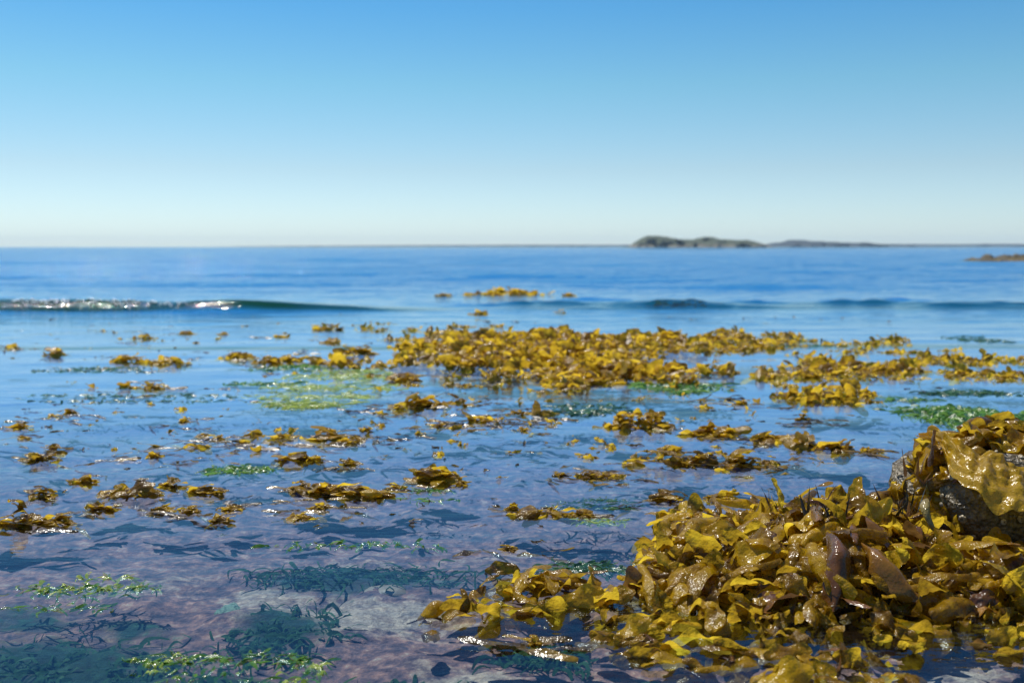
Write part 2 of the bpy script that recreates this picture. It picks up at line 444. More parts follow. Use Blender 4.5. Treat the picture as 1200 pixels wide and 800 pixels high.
tag(land('island', 1500, [(728, 290.5), (738, 289.5), (744, 284), (751, 279.5), (760, 276.5), (768, 277.5), (780, 278.5), (790, 280), (800, 281.5), (812, 281),
                          (821, 279), (827, 278), (834, 279), (842, 281), (860, 281.6), (875, 282), (885, 284), (893, 287), (899, 289.3), (906, 290.5)], 45, M['island'], 320, 36),
    'long rocky green island with a hump at its left end on the horizon', 'island', kind='structure')
tag(land('hills', 3000, [(880, 290.5), (895, 287), (905, 285), (918, 284), (925, 282), (935, 281.5), (945, 283), (965, 283.5), (985, 284.5), (1000, 285), (1012, 284.5),
                         (1022, 286), (1035, 287.5), (1060, 288.5), (1075, 290.2)], 120, M['coast'], seed=4),
    'low hazy wooded shore behind the right end of the island', 'coast', kind='structure')
tag(land('coast', 4500, [(180, 290), (330, 288.6), (460, 287.8), (560, 287.4), (640, 287.2), (700, 287.3), (760, 287), (1000, 287), (1040, 286.2), (1120, 286.6), (1160, 286), (1260, 287), (1400, 288), (1500, 290)],
         160, M['coast'], 300, 14, seed=7),
    'faint low blue coastline along the whole horizon', 'coast', kind='structure')

# the reef that breaks the surface far out at right
dr = at(1170, 306).y
gx = np.linspace(-1, 1, 120); gy = np.linspace(-1, 1, 30)
GX, GY = np.meshgrid(gx, gy)
base = np.clip(1 - np.abs(GX) ** 3 - GY ** 2, 0, 1) ** 0.6
Zr = 0.52 * base * (0.62 + 0.42 * snoise(GX * 6, GY * 2.5, 41, 1.4, 4) + 0.25 * np.clip(GX, -1, 0.3)) - 0.05
xl = (1128 - 600) / FPX * dr; xr = xl + 9.0
reef = link('reef_rock', mesh_np('reef_rock', np.stack([xl + (GX + 1) / 2 * (xr - xl), dr + GY * 2.2, Zr], -1).reshape(-1, 3), grid_faces(30, 120), M['reef']))
tag(reef, 'low weed-covered reef breaking the surface far out below the horizon at right', 'reef rock')

# ------------------------------------------------------------------ seaweed blade shapes
def blade_np(r, L, W, nu=11, nv=7, arch0=None, curl=None, cup=None, ruff=None, shape='paddle', twist=None, rag=0.06, wrk=0.055):
    """one frond blade: base at the origin, running along +Y, upper side +Z; returns (co, faces)"""
    arch0 = r.uniform(R(8), R(55)) if arch0 is None else arch0
    curl = r.uniform(R(35), R(130)) if curl is None else curl
    cup = r.uniform(-1.3, 0.5) if cup is None else cup
    ruff = r.uniform(0.15, 0.5) if ruff is None else ruff
    twist = r.uniform(-0.9, 0.9) if twist is None else twist
    side = r.uniform(-0.7, 0.7)
    ph1, ph2, f1 = r.uniform(0, 6.3), r.uniform(0, 6.3), r.uniform(5, 11)
    t = np.linspace(0, 1, nu); v = np.linspace(-1, 1, nv)
    if shape == 'paddle': w = np.sin(PI * np.clip(t * 0.93 + 0.03, 0, 1) ** 0.75) ** 0.62
    elif shape == 'strap': w = np.clip(np.sin(PI * np.clip(t * 0.96 + 0.03, 0, 1)) ** 0.3, 0.1, 1)
    elif shape == 'spike': w = np.clip((1 - t) ** 0.7 * np.clip(t * 6 + 0.3, 0, 1), 0.03, 1)
    else: w = np.sin(PI * np.clip(t * 0.95 + 0.025, 0, 1) ** 1.1) ** 0.5
    th = arch0 - curl * t ** 1.2; az = side * t
    ds = L / (nu - 1)
    dy = np.cos(th) * np.cos(az) * ds; dx = np.cos(th) * np.sin(az) * ds; dz = np.sin(th) * ds
    cx = np.concatenate([[0], np.cumsum(dx)[:-1]]); cy = np.concatenate([[0], np.cumsum(dy)[:-1]]); cz = np.concatenate([[0], np.cumsum(dz)[:-1]])
    T, V = np.meshgrid(t, v, indexing='ij')
    ww = (w * W / 2)[:, None] * (1 + 0.10 * np.sin(T * 13 + ph1 + V * 2))
    tw = (twist * t)[:, None]
    g1, g2, g3, g4 = (r.uniform(0, 6.3) for _ in range(4))
    ww = ww * (1 + rag * (0.6 * np.sin(T * 11 + g1 + (V > 0) * 2.1) + 0.4 * np.sin(T * 19 + g2 + (V > 0) * 4)))
    lat = V * ww
    nrm = cup * (V ** 2 - 0.4) * ww * 0.8 + ruff * ww * np.abs(V) ** 1.6 * np.sin(f1 * T + ph1 + (V > 0) * ph2) + 0.10 * W * np.sin(T * 9 + ph2) * np.cos(V * 2.2 + ph1) * 0.5
    nrm = nrm + wrk * W * (0.55 * np.sin(T * 17 / max(W, .2) * .5 + 4.3 * V + g3) * np.cos(V * 3.7 - T * 8 + g4) + 0.35 * np.sin(T * 31 + V * 7 + g1) * np.cos(V * 8.5 + T * 11 + g2))
    a = lat * np.cos(tw) - nrm * np.sin(tw); n = lat * np.sin(tw) + nrm * np.cos(tw)
    # local frame along the spine
    ty, tx, tz = (np.cos(th) * np.cos(az))[:, None], (np.cos(th) * np.sin(az))[:, None], np.sin(th)[:, None]
    sx_, sy_ = np.cos(az)[:, None], -np.sin(az)[:, None]
    nx = -tz * np.sin(az)[:, None]; ny = -tz * np.cos(az)[:, None]; nz = np.cos(th)[:, None]
    co = np.stack([cx[:, None] + a * sx_ + n * nx, cy[:, None] + a * sy_ + n * ny, cz[:, None] + n * nz], -1).reshape(-1, 3)
    return co, grid_faces(nu, nv)


def pod_np(r, L, W, nu=12, nv=10, bend=0.8):
    """swollen, closed lobe lying along +Y"""
    t = np.linspace(0, 1, nu); an = np.linspace(0, 2 * PI, nv, endpoint=False)
    rad = W / 2 * np.clip(np.sin(PI * (t * 0.97 + 0.015)) ** 0.55, 0.05, 1) * (0.8 + 0.25 * np.sin(t * 5 + r.uniform(0, 6)))
    y = t * L; x = bend * L * 0.25 * np.sin(t * 2.6 + r.uniform(0, 1)); z = 0.22 * L * np.sin(t * PI * 0.8)
    T, A = np.meshgrid(t, an, indexing='ij')
    rr = rad[:, None] * (1 + 0.08 * np.sin(3 * A + 7 * T))
    co = np.stack([x[:, None] + rr * np.cos(A), y[:, None] + 0 * A, z[:, None] + rr * 0.72 * np.sin(A)], -1).reshape(-1, 3)
    return co, grid_faces(nu, nv, True)


pr = random.Random(3)
PROTO_HI, PROTO_LO = [], []          # prototypes are ~1 unit long so instances scale them
for k in range(36):
    shp = pr.choice(['paddle', 'oval', 'oval', 'strap', 'strap'])
    wd = {'paddle': pr.uniform(.4, .66), 'oval': pr.uniform(.45, .7), 'strap': pr.uniform(.22, .40)}[shp]
    PROTO_HI.append(blade_np(pr, 1.0, wd, 29, 13, shape=shp))
N_PILE = len(PROTO_HI)
for k in range(20):                     # fronds that float: low, wavy, lying along the water
    PROTO_HI.append(blade_np(pr, 1.0, pr.uniform(.25, .6), 27, 11, arch0=R(pr.uniform(2, 32)), curl=R(pr.uniform(10, 75)), cup=pr.uniform(-.7, .5), ruff=pr.uniform(.3, .7), shape=pr.choice(['paddle', 'oval', 'strap'])))
for k in range(26):
    PROTO_LO.append(blade_np(pr, 1.0, pr.uniform(.3, .75), 11, 6, arch0=R(pr.uniform(2, 42)), curl=R(pr.uniform(10, 110)), cup=pr.uniform(-.9, .7), shape=pr.choice(['paddle', 'oval', 'strap'])))
FLAT = [blade_np(pr, 1.0, pr.uniform(.35, .7), 8, 5, arch0=R(8), curl=R(30), cup=-0.35, ruff=0.1, shape='oval') for _ in range(8)]
SPIKE = [blade_np(pr, 1.0, pr.uniform(.09, .2), 9, 3, arch0=R(pr.uniform(60, 85)), curl=R(pr.uniform(-10, 45)), shape='spike') for _ in range(8)]
HI_MESH = {}


def hi_mesh(k, mat, scale_key):
    key = (k, mat, scale_key)
    if key not in HI_MESH:
        co, f = PROTO_HI[k]
        HI_MESH[key] = mesh_np('blade', co * scale_key, f, M[mat])
    return HI_MESH[key]


def rot_for(normal, heading, roll=0.0):
    """rotation whose Z is normal and whose Y points along heading (radians about Z) projected on the surface"""
    n = Vector(normal).normalized(); h = Vector((math.cos(heading), math.sin(heading), 0))
    h = (h - n * h.dot(n)).normalized(); x = h.cross(n)
    m = Matrix((x, h, n)).transposed()
    return (m @ Euler((0, roll, 0)).to_matrix())


def join(parts, name, mat):
    cs, fs, o = [], [], 0
    for co, f in parts:
        cs.append(co); fs.append(f + o); o += len(co)
    return mesh_np(name, np.concatenate(cs), np.concatenate(fs), M[mat])


def xf(part, m3, s, loc):
    co, f = part
    return (co * s) @ np.array(m3).T + np.array(loc), f


def clump_parts(r, w, dpt, hgt, bl, n, protos):
    """n blades of length bl, heaped in an ellipse w x dpt, to about height hgt"""
    out = []
    for k in range(n):
        a = r.uniform(0, 2 * PI); q = math.sqrt(r.random())
        q *= r.choice([1, 1, 1, 1.25]); x = math.cos(a) * q * w / 2 * 0.85; y = math.sin(a) * q * dpt / 2 * 0.85
        z = max(0, hgt * (1 - q * q) * r.uniform(0.0, 0.7)) - 0.13 * bl
        h = r.choice([0, PI]) + r.gauss(0, .75)
        m = rot_for((r.gauss(0, .35), r.gauss(0, .35), 1), h, r.gauss(0, .6))
        s = bl * r.choice([.45, .6, .8, 1, 1.35]) * r.uniform(0.8, 1.2)
        v = Vector((math.cos(h), math.sin(h), 0)) * s * 0.35
        out.append(xf(r.choice(protos), m, s, (x - v.x, y - v.y, z)))
    return out


# ------------------------------------------------------------------ floating clumps seen one by one
# photo x, waterline y, width px, height px, label
def stipes(parent, r, length, z, mat, n=1):
    """the stalk the blades grow from, as a bent tapering tube"""
    for _ in range(n):
        nu, nv = 12, 7; t = np.linspace(0, 1, nu); hd = r.uniform(0, PI); bend = r.uniform(-1.2, 1.2)
        an = hd + bend * (t - .5); x = np.cumsum(np.cos(an)) * length / nu; y = np.cumsum(np.sin(an)) * length / nu
        x -= x.mean(); y -= y.mean(); zz = z + 0.008 * np.sin(t * PI * r.uniform(1, 2)) - 0.003
        A = np.linspace(0, 2 * PI, nv, endpoint=False); rad = 0.0032 * (1.1 - 0.6 * t)
        co = np.stack([x[:, None] - np.sin(an)[:, None] * rad[:, None] * np.cos(A), y[:, None] + np.cos(an)[:, None] * rad[:, None] * np.cos(A), zz[:, None] + rad[:, None] * np.sin(A)], -1)
        link('stipe', mesh_np('stipe', co.reshape(-1, 3), grid_faces(nu, nv, True), M['brown']), parent)


CLUMPS = [
    (18, 618, 52, 44, 'big yellow-brown seaweed clump cut by the left edge of the view'),
    (62, 616, 46, 12, 'flat tail of seaweed trailing right from the big clump at the left edge'),
    (46, 584, 30, 22, 'upright brown seaweed tuft just behind the big clump at the left edge'),
    (150, 584, 72, 26, 'widest yellow seaweed raft on the left, right of the upright brown tuft'),
    (114, 598, 34, 16, 'brown seaweed lump hanging off the lower left of the wide left raft'),
    (203, 572, 30, 18, 'rounded golden seaweed ball at the right end of the wide left raft'),
    (94, 567, 30, 12, 'small dark glinting seaweed clump behind the left end of the wide left raft'),
    (243, 580, 36, 14, 'dark brown glinting seaweed clump right of the rounded golden ball'),
    (270, 599, 30, 13, 'brown seaweed clump nearest below the dark glinting one'),
    (258, 613, 27, 9, 'lone yellow seaweed blade lying in front of the brown clump at left'),
    (221, 602, 18, 14, 'small upright forked seaweed sprig between two brown clumps at left'),
    (188, 600, 24, 9, 'low olive seaweed scrap below the rounded golden ball'),
    (351, 610, 40, 10, 'speckled brown oval seaweed lying alone on pale sandy shallows'),
    (373, 598, 20, 9, 'little round brown seaweed piece behind the speckled brown oval'),
    (352, 577, 24, 30, 'single upright golden blade at the left end of the middle raft'),
    (381, 582, 62, 24, 'golden yellow seaweed raft beside the single upright blade'),
    (431, 585, 66, 20, 'brown and yellow seaweed raft with a right-hand dark fringe, next to the golden raft'),
    (462, 574, 20, 10, 'small yellow seaweed piece off the right end of the brown and yellow raft'),
    (508, 566, 66, 24, 'humped yellow-green seaweed clump in open water in the middle'),
    (540, 570, 16, 16, 'pointed yellow blade at the right end of the humped middle clump'),
    (12, 408, 20, 8, 'far yellow seaweed clump touching the left edge'),
    (60, 417, 34, 18, 'far dome-shaped yellow seaweed clump alone near the left edge'),
    (149, 425, 36, 18, 'far golden seaweed heap, left one of a joined pair at left'),
    (192, 427, 46, 12, 'far brown low seaweed heap, right one of a joined pair at left'),
    (278, 420, 40, 13, 'far yellow seaweed clump at the left end of a broken row'),
    (308, 426, 38, 13, 'far golden seaweed clump in the middle of a broken row'),
    (342, 424, 28, 18, 'far tall seaweed clump at the right end of a broken row'),
    (372, 428, 34, 7, 'far thin brown strip of seaweed ending the broken row'),
    (165, 397, 28, 10, 'small far yellow tuft in front of the breaking wave'),
    (215, 391, 16, 9, 'tiny far round tuft in front of the breaking wave'),
    (260, 392, 13, 7, 'tiny far yellow dot of seaweed, right of the round tuft'),
    (330, 395, 20, 7, 'far low yellow seaweed piece before the right end of the wave'),
    (384, 387, 34, 11, 'far yellow seaweed clump between the wave and the wide bank'),
    (388, 402, 26, 9, 'far seaweed strip beside the boxy yellow clump'),
    (420, 416, 44, 24, 'far boxy yellow seaweed clump left of the wide bank'),
    (149, 455, 20, 7, 'round olive seaweed piece at the left of a floating pair'),
    (178, 456, 38, 9, 'long yellow seaweed piece at the right of a floating pair'),
    (58, 489, 13, 9, 'small round olive seaweed knob on open water at left'),
    (79, 485, 16, 6, 'small flat brown seaweed piece right of the olive knob'),
    (23, 502, 20, 11, 'glossy olive seaweed lump near the left edge'),
    (26, 515, 15, 9, 'small pale-glinting seaweed bunch below the glossy olive lump'),
    (44, 541, 34, 16, 'flat brown seaweed fan near the left edge'),
    (59, 532, 22, 22, 'upright yellow seaweed tuft growing from the flat brown fan'),
    (178, 537, 17, 7, 'small brown seaweed button alone on blue water at left'),
    (214, 495, 13, 7, 'small dark yellow seaweed dot above a brown oval'),
    (230, 526, 26, 6, 'brown seaweed oval lying flat on blue water'),
    (237, 512, 24, 7, 'small arched seaweed piece behind the brown oval'),
    (256, 516, 13, 11, 'small glinting seaweed knob right of the arched piece'),
    (282, 522, 15, 14, 'upright dark yellow seaweed knob, left of two'),
    (296, 512, 22, 9, 'flat olive blade reaching right from the upright knob'),
    (333, 514, 26, 11, 'brown glinting seaweed clump left of the golden dome'),
    (380, 515, 44, 22, 'golden dome of seaweed with brown wings on open water'),
    (347, 541, 46, 18, 'double-lobed golden seaweed clump below the golden dome'),
    (428, 507, 18, 18, 'small upright yellow seaweed cone on open water in the middle'),
    (409, 518, 28, 9, 'dark seaweed scraps beside the golden dome'),
    (414, 545, 22, 8, 'small olive seaweed pad below the dark scraps'),
    (436, 441, 18, 9, 'small far golden seaweed piece beside the pale green algae patch'),
    (474, 447, 46, 18, 'golden seaweed clump at the left foot of the wide bank'),
    (494, 478, 54, 19, 'twin golden seaweed heaps in front of the left foot of the bank'),
    (531, 476, 36, 24, 'tall golden seaweed heap in front of the wide bank'),
    (466, 480, 20, 13, 'brown seaweed knob left of the twin golden heaps'),
    (565, 495, 32, 18, 'golden seaweed lump trailing off the front of the wide bank'),
    (586, 497, 10, 26, 'narrow upright seaweed strap with a dark foot in front of the bank'),
    (605, 487, 24, 11, 'round brown seaweed knob right of the narrow strap'),
    (633, 486, 32, 14, 'golden seaweed lump ending the row in front of the bank'),
    (518, 500, 22, 11, 'dark glinting seaweed piece in front of the twin golden heaps'),
    (614, 505, 9, 12, 'tiny upright dark seaweed sprig on open water'),
    (594, 346, 104, 12, 'long yellow seaweed streak far out beyond the wave line'),
    (521, 347, 22, 6, 'tiny far brown seaweed dot left of the long yellow streak'),
    (668, 347, 18, 6, 'tiny far brown seaweed dot right of the long yellow streak'),
    (562, 368, 18, 6, 'small far seaweed piece between the yellow streak and the wide bank'),
    (657, 366, 12, 6, 'tiny far golden piece between the yellow streak and the bank'),
    (795, 359, 74, 7, 'far dark brown seaweed roll in the low wave at right'),
    (750, 502, 66, 26, 'bushy golden seaweed heap, upper left of the middle right drift'),
    (784, 548, 100, 36, 'largest golden seaweed heap of the middle right drift'),
    (842, 512, 60, 16, 'long golden seaweed mound at the top of the middle right drift'),
    (874, 548, 42, 22, 'round golden seaweed ball right of the largest drift heap'),
    (822, 546, 36, 22, 'yellow seaweed clump between the largest heap and the round ball'),
    (905, 546, 16, 14, 'small dark seaweed knob at the right end of the drift'),
    (908, 518, 46, 9, 'dark broken seaweed string leading right from the drift'),
    (950, 524, 36, 14, 'golden seaweed clump at the middle of the dark string'),
    (984, 528, 42, 12, 'golden double seaweed clump at the right end of the dark string'),
    (868, 475, 24, 8, 'lone glinting seaweed oval on blue water right of the bank'),
    (943, 493, 10, 14, 'tiny upright golden seaweed sprig alone on blue water'),
    (640, 606, 74, 13, 'long lumpy speckled seaweed roll floating alone in the middle'),
    (684, 606, 30, 12, 'yellow end piece of the long lumpy seaweed roll'),
    (601, 600, 14, 18, 'thin curled seaweed sprig standing left of the lumpy roll'),
    (692, 561, 28, 13, 'round brown seaweed piece, left of a touching pair'),
    (716, 561, 32, 16, 'round golden seaweed piece, right of a touching pair'),
    (658, 559, 14, 11, 'small round seaweed knob left of the touching pair'),
    (787, 588, 36, 16, 'golden seaweed bunch alone just left of the big pile'),
    (597, 646, 12, 9, 'tiny pointed seaweed sprig on purple shallows'),
    (626, 757, 14, 9, 'small brown glossy seaweed bead in front of the pile arm'),
    (846, 588, 44, 14, 'low yellow seaweed mat at the back left of the big pile'),
    (1026, 530, 22, 8, 'small brown seaweed bits just left of the barnacled rock'),
]
GROUP_CL = 'seaweed clumps floating in the shallows'
for ci, (px, py, wpx, hpx, lab) in enumerate(CLUMPS):
    r = random.Random(1000 + ci)
    s = px_size(px, py); p = at(px, py)
    w, h = wpx * s, hpx * s
    if px > 720 and 490 < py < 560: w *= 1.15; h *= 1.5
    near = py > 540
    bl = min(0.075, max(0.022, w * 0.55), max(0.03, h * 1.6)) if near else min(0.085, max(0.03, w * 0.6))
    if py < 362 and wpx > 60: bl = 0.15 if lab.startswith('long') else 0.07
    dpt = min(max(w * 0.55, 0.05), 0.45)
    loc = (p.x, p.y + dpt * 0.4, 0)
    if near:
        n = max(5, min(32, int(5.2 * w * dpt / (bl * bl * 0.45))))
        o = tag(empty('seaweed_clump', loc), lab, 'seaweed clump', GROUP_CL); o.scale = (1.15, 1.0, 0.66)
        stipes(o, r, w * 0.7, 0.0, 'weed')
        for k in range(n):
            a = r.uniform(0, 2 * PI); q = math.sqrt((k + 0.5) / n)
            x = math.cos(a) * q * w / 2 * 0.8; y = math.sin(a) * q * dpt / 2 * 0.8
            hd = r.choice([0, PI]) + r.gauss(0, .8); sz = bl * r.choice([.5, .7, .9, 1.1, 1.5]) * r.uniform(0.85, 1.15)
            up = max(0, h * (1 - q * q) * r.uniform(0.0, 0.75)) - 0.06 * sz
            b = link('blade', hi_mesh(r.randrange(N_PILE, len(PROTO_HI)) if r.random() < .7 else r.randrange(N_PILE), 'weed', 0.1), o)
            b.rotation_euler = rot_for((r.gauss(0, .3), r.gauss(0, .3), 1), hd, r.gauss(0, .6)).to_euler()
            b.location = (x - math.cos(hd) * sz * .35, y - math.sin(hd) * sz * .35, up)
            b.scale = (sz / 0.1,) * 3
    else:
        n = max(5, min(110, int((4.5 if wpx > 90 and py < 380 else (5.0 if px > 720 and py > 490 else 3.6)) * w * dpt / (bl * bl * 0.40))))
        mat = 'weed_far' if ci % 4 else 'weed'
        o = link('seaweed_clump', join(clump_parts(r, w, dpt, h * 1.15, bl, n, PROTO_LO), 'seaweed_clump', mat))
        o.location = loc; o.scale = (1.1, 1.0, 0.68)
        tag(o, lab, 'seaweed clump', GROUP_CL)

# ------------------------------------------------------------------ the wide bank across the middle, and the rows at right
VAR = []
for k in range(16):
    r = random.Random(300 + k)
    VAR.append(join(clump_parts(r, 0.36, 0.30, 0.07, 0.080, 40, PROTO_LO), 'seaweed_clump', 'weed_far'))
VARS = []
for k in range(10):
    r = random.Random(340 + k)
    VARS.append(join(clump_parts(r, 0.24, 0.13, 0.028, 0.062, 13, PROTO_LO), 'seaweed_clump', 'weed_far'))


def spread(n, polys, label, group, var, r, jit=(0.75, 1.25), hump=None, mind=0.0, name='seaweed_clump', cat='seaweed clump'):
    done, pts, tries = 0, [], 0
    while done < n and tries < n * 60:
        tries += 1
        cx, cy, rx, ry = r.choice(polys)
        a = r.uniform(0, 2 * PI); q = min(1.5, abs(r.gauss(0, .42)) + abs(r.gauss(0, .42)))
        p = at(cx + math.cos(a) * q * rx, cy + math.sin(a) * q * ry)
        if any((p.x - b.x) ** 2 + (p.y - b.y) ** 2 < mind * mind for b in pts): continue
        pts.append(p)
        o = link(name, r.choice(var))
        o.location = (p.x, p.y, hump(p) if hump else 0)
        o.rotation_euler = (0, 0, r.gauss(0, .4) + r.choice([0, PI])); s = r.uniform(*jit); o.scale = (s, s, s * r.uniform(0.8, 1.15) * (0.5 if name == 'seaweed_scrap' else 1))
        tag(o, label, cat, group); done += 1


def bank_h(p):
    a, b = at(640, 452), at(660, 392)
    t = (p.y - a.y) / (b.y - a.y)
    return 0.06 * max(0, math.sin(PI * min(1, max(0, t)))) * math.exp(-((p.x - 0.25) / 1.3) ** 2)


r = random.Random(51)
spread(112, [(625, 424, 150, 22), (640, 424, 150, 22), (565, 414, 60, 18), (700, 432, 110, 20), (580, 410, 110, 16), (710, 405, 100, 12)], 'yellow-brown glinting seaweed clump packed into the wide bank across the middle', 'clumps packed into the wide middle bank', VAR, r, (0.8, 1.3), bank_h, 0.10)
spread(26, [(860, 404, 80, 13), (835, 396, 60, 8)], 'golden seaweed clump in the thinner right wing of the wide bank', 'clumps in the right wing of the wide bank', VAR, r, (0.6, 1.0), None, 0.12)
spread(44, [(985, 440, 78, 11), (1000, 432, 70, 8), (960, 465, 36, 6), (1000, 466, 20, 4)], 'golden seaweed clump in the loose drift right of the wide bank', 'clumps in the loose drift at right', VARS + VAR[:3], r, (0.7, 1.15), None, 0.10)
spread(62, [(1060, 414, 90, 5), (1010, 404, 60, 6), (1170, 424, 40, 3), (1120, 441, 20, 5), (1172, 441, 30, 4), (1110, 422, 40, 4)], 'small golden seaweed tuft in the broken far rows at right', 'tufts in the far rows at right', VARS, r, (0.7, 1.2), None, 0.08, 'seaweed_tuft', 'seaweed tuft')
spread(30, [(500, 400, 50, 16), (450, 385, 60, 6), (560, 384, 60, 5), (520, 455, 60, 16), (460, 400, 50, 14)], 'small golden seaweed tuft off the ragged left side of the wide bank', 'tufts off the left side of the wide bank', VARS, r, (0.5, 1.1), None, 0.08, 'seaweed_tuft', 'seaweed tuft')
SMALL = []
for k in range(10):
    r = random.Random(380 + k)
    SMALL.append(join(clump_parts(r, 0.085, 0.05, 0.014, 0.038, r.randint(3, 6), PROTO_LO), 'seaweed_tuft', 'weed_far'))
r = random.Random(53)
spread(70, [(600, 500, 120, 25), (660, 470, 100, 14), (520, 500, 90, 22), (700, 520, 70, 20), (850, 480, 110, 18), (880, 530, 90, 18)], 'little golden seaweed tuft loose on the water between the wide bank and the big pile', 'little tufts between the bank and the pile', SMALL, r, (0.5, 1.1), None, 0.06, 'seaweed_tuft', 'seaweed tuft')
spread(50, [(230, 430, 190, 30), (150, 500, 120, 40), (330, 500, 100, 30), (180, 395, 130, 10)], 'little golden seaweed tuft loose on the water left of the wide bank', 'little tufts left of the bank', SMALL, r, (0.5, 1.1), None, 0.06, 'seaweed_tuft', 'seaweed tuft')

# small dark scraps all over the water
SCR = []
for k in range(14):
    r = random.Random(500 + k)
    SCR.append(join(clump_parts(r, 0.05, 0.03, 0.010, 0.026, r.randint(2, 5), PROTO_LO if k % 2 else FLAT), 'seaweed_scrap', 'scrap'))
r = random.Random(77)
spread(70, [(150, 470, 170, 70), (80, 500, 90, 50), (120, 410, 130, 22)], 'tiny dark seaweed scrap on open blue water left of the pale green algae patch', 'tiny scraps on the left water', SCR, r, (0.6, 1.7), None, 0.05, 'seaweed_scrap', 'seaweed scrap')
spread(70, [(520, 510, 180, 45), (600, 520, 160, 50), (420, 490, 80, 30)], 'tiny dark seaweed scrap on open blue water below the wide bank', 'tiny scraps on the middle water', SCR, r, (0.6, 1.7), None, 0.04, 'seaweed_scrap', 'seaweed scrap')
spread(60, [(950, 490, 170, 40), (1060, 455, 140, 25), (900, 540, 80, 30)], 'tiny dark seaweed scrap on open blue water behind the big pile', 'tiny scraps on the right water', SCR, r, (0.6, 1.6), None, 0.04, 'seaweed_scrap', 'seaweed scrap')
spread(34, [(300, 600, 280, 30), (560, 600, 180, 40)], 'small dark seaweed scrap just breaking the nearer water', 'small scraps on the nearer water', SCR, r, (0.6, 1.4), None, 0.05, 'seaweed_scrap', 'seaweed scrap')
spread(40, [(600, 372, 560, 10), (250, 385, 240, 12), (900, 370, 280, 10)], 'tiny far seaweed dot in the water before the wave line', 'tiny far dots before the wave line', SCR, r, (1.2, 2.6), None, 0.1, 'seaweed_scrap', 'seaweed scrap')

# thin strands trailing between the clumps
STR = []
for k in range(16):
    r = random.Random(700 + k); pp = []
    for q in range(r.randint(2, 4)):
        co, f = blade_np(r, r.uniform(.05, .11), r.uniform(.008, .02), 14, 4, arch0=R(r.uniform(0, 14)), curl=R(r.uniform(0, 30)), shape='strap', cup=0, ruff=.3)
        pp.append(xf((co, f), rot_for((0, 0, 1), r.choice([0, PI]) + r.gauss(0, .35)), 1, (r.gauss(0, .012), r.gauss(0, .012), r.uniform(-.003, .003))))
    STR.append(join(pp, 'seaweed_strand', 'scrap'))
r = random.Random(88)
for k in range(340):
    c = r.choice([q for q in CLUMPS if q[1] > 395])
    px, py = c[0] + r.gauss(0, c[2] * .9 + 10), c[1] + r.gauss(0, 5)
    if not (-20 < px < 1220) or (py > 552 and r.random() < .6): continue
    side_ = 'at left' if px < 440 else ('below the wide bank' if px < 730 else 'behind the big pile')
    o = link('seaweed_strand', r.choice(STR)); o.location = at(px, py); s_ = r.uniform(.6, 1.5); o.scale = (s_,) * 3; o.rotation_euler = (0, 0, r.gauss(0, .2))
    tag(o, 'thin dark seaweed strand trailing flat on the water ' + side_, 'seaweed strand', 'thin strands ' + side_)

# ------------------------------------------------------------------ green algae patches: threads lying on the water, uncountable
def algae(px, py, wpx, hpx, n, ln, label, mat, seed, lift=0.006, wd=0.006, streak=0.5, zoff=0.0):
    r = random.Random(seed); c = at(px, py)
    a, b = at(px - wpx / 2, py), at(px + wpx / 2, py); f, k = at(px, py + hpx / 2), at(px, py - hpx / 2)
    parts = []
    lanes = [r.uniform(-1, 1) for _ in range(max(4, n // 40))]
    for i in range(n):
        lane = r.choice(lanes)
        y = max(-1, min(1, lane + r.gauss(0, 0.07))); x = r.uniform(-1, 1) * math.sqrt(max(0, 1 - y * y)) + r.gauss(0, .08 if zoff > -.02 else .22); y += 0 if zoff > -.02 else r.gauss(0, .2)
        L = ln * r.uniform(0.5, 1.6); hd = r.gauss(0, streak) + (PI if r.random() < .5 else 0)
        nu = 7; t = np.linspace(0, 1, nu)
        bend = np.cumsum(np.full(nu, r.uniform(-.35, .35))) + hd
        X_ = np.cumsum(np.cos(bend)) * L / nu; Y_ = np.cumsum(np.sin(bend)) * L / nu
        Z_ = (np.sin(t * PI * r.choice([1, 1, 2]) + r.uniform(-.6, .6)) * r.uniform(0.3, 1.2) - (0.25 if py < 540 else 0.62)) * lift + zoff
        W_ = wd * r.uniform(0.4, 1.2) * np.sin(PI * (t * .9 + .05)) ** .5
        tilt = r.uniform(-1, 1)
        nx, ny = -np.sin(bend), np.cos(bend)
        cx, cy = x * (b.x - a.x) / 2, y * (k.y - f.y) / 2
        L1 = np.stack([X_ + nx * W_ + cx, Y_ + ny * W_ + cy, Z_ + tilt * W_], -1); L2 = np.stack([X_ - nx * W_ + cx, Y_ - ny * W_ + cy, Z_ - tilt * W_], -1)
        co = np.stack([L1, L2], 1).reshape(-1, 3)
        parts.append((co, grid_faces(nu, 2)))
    o = link('algae_patch', join(parts, 'algae_patch', mat)); o.location = ((a.x + b.x) / 2, (f.y + k.y) / 2, 0)
    return tag(o, label, 'algae patch', 'patches of green algae on the water', 'stuff')


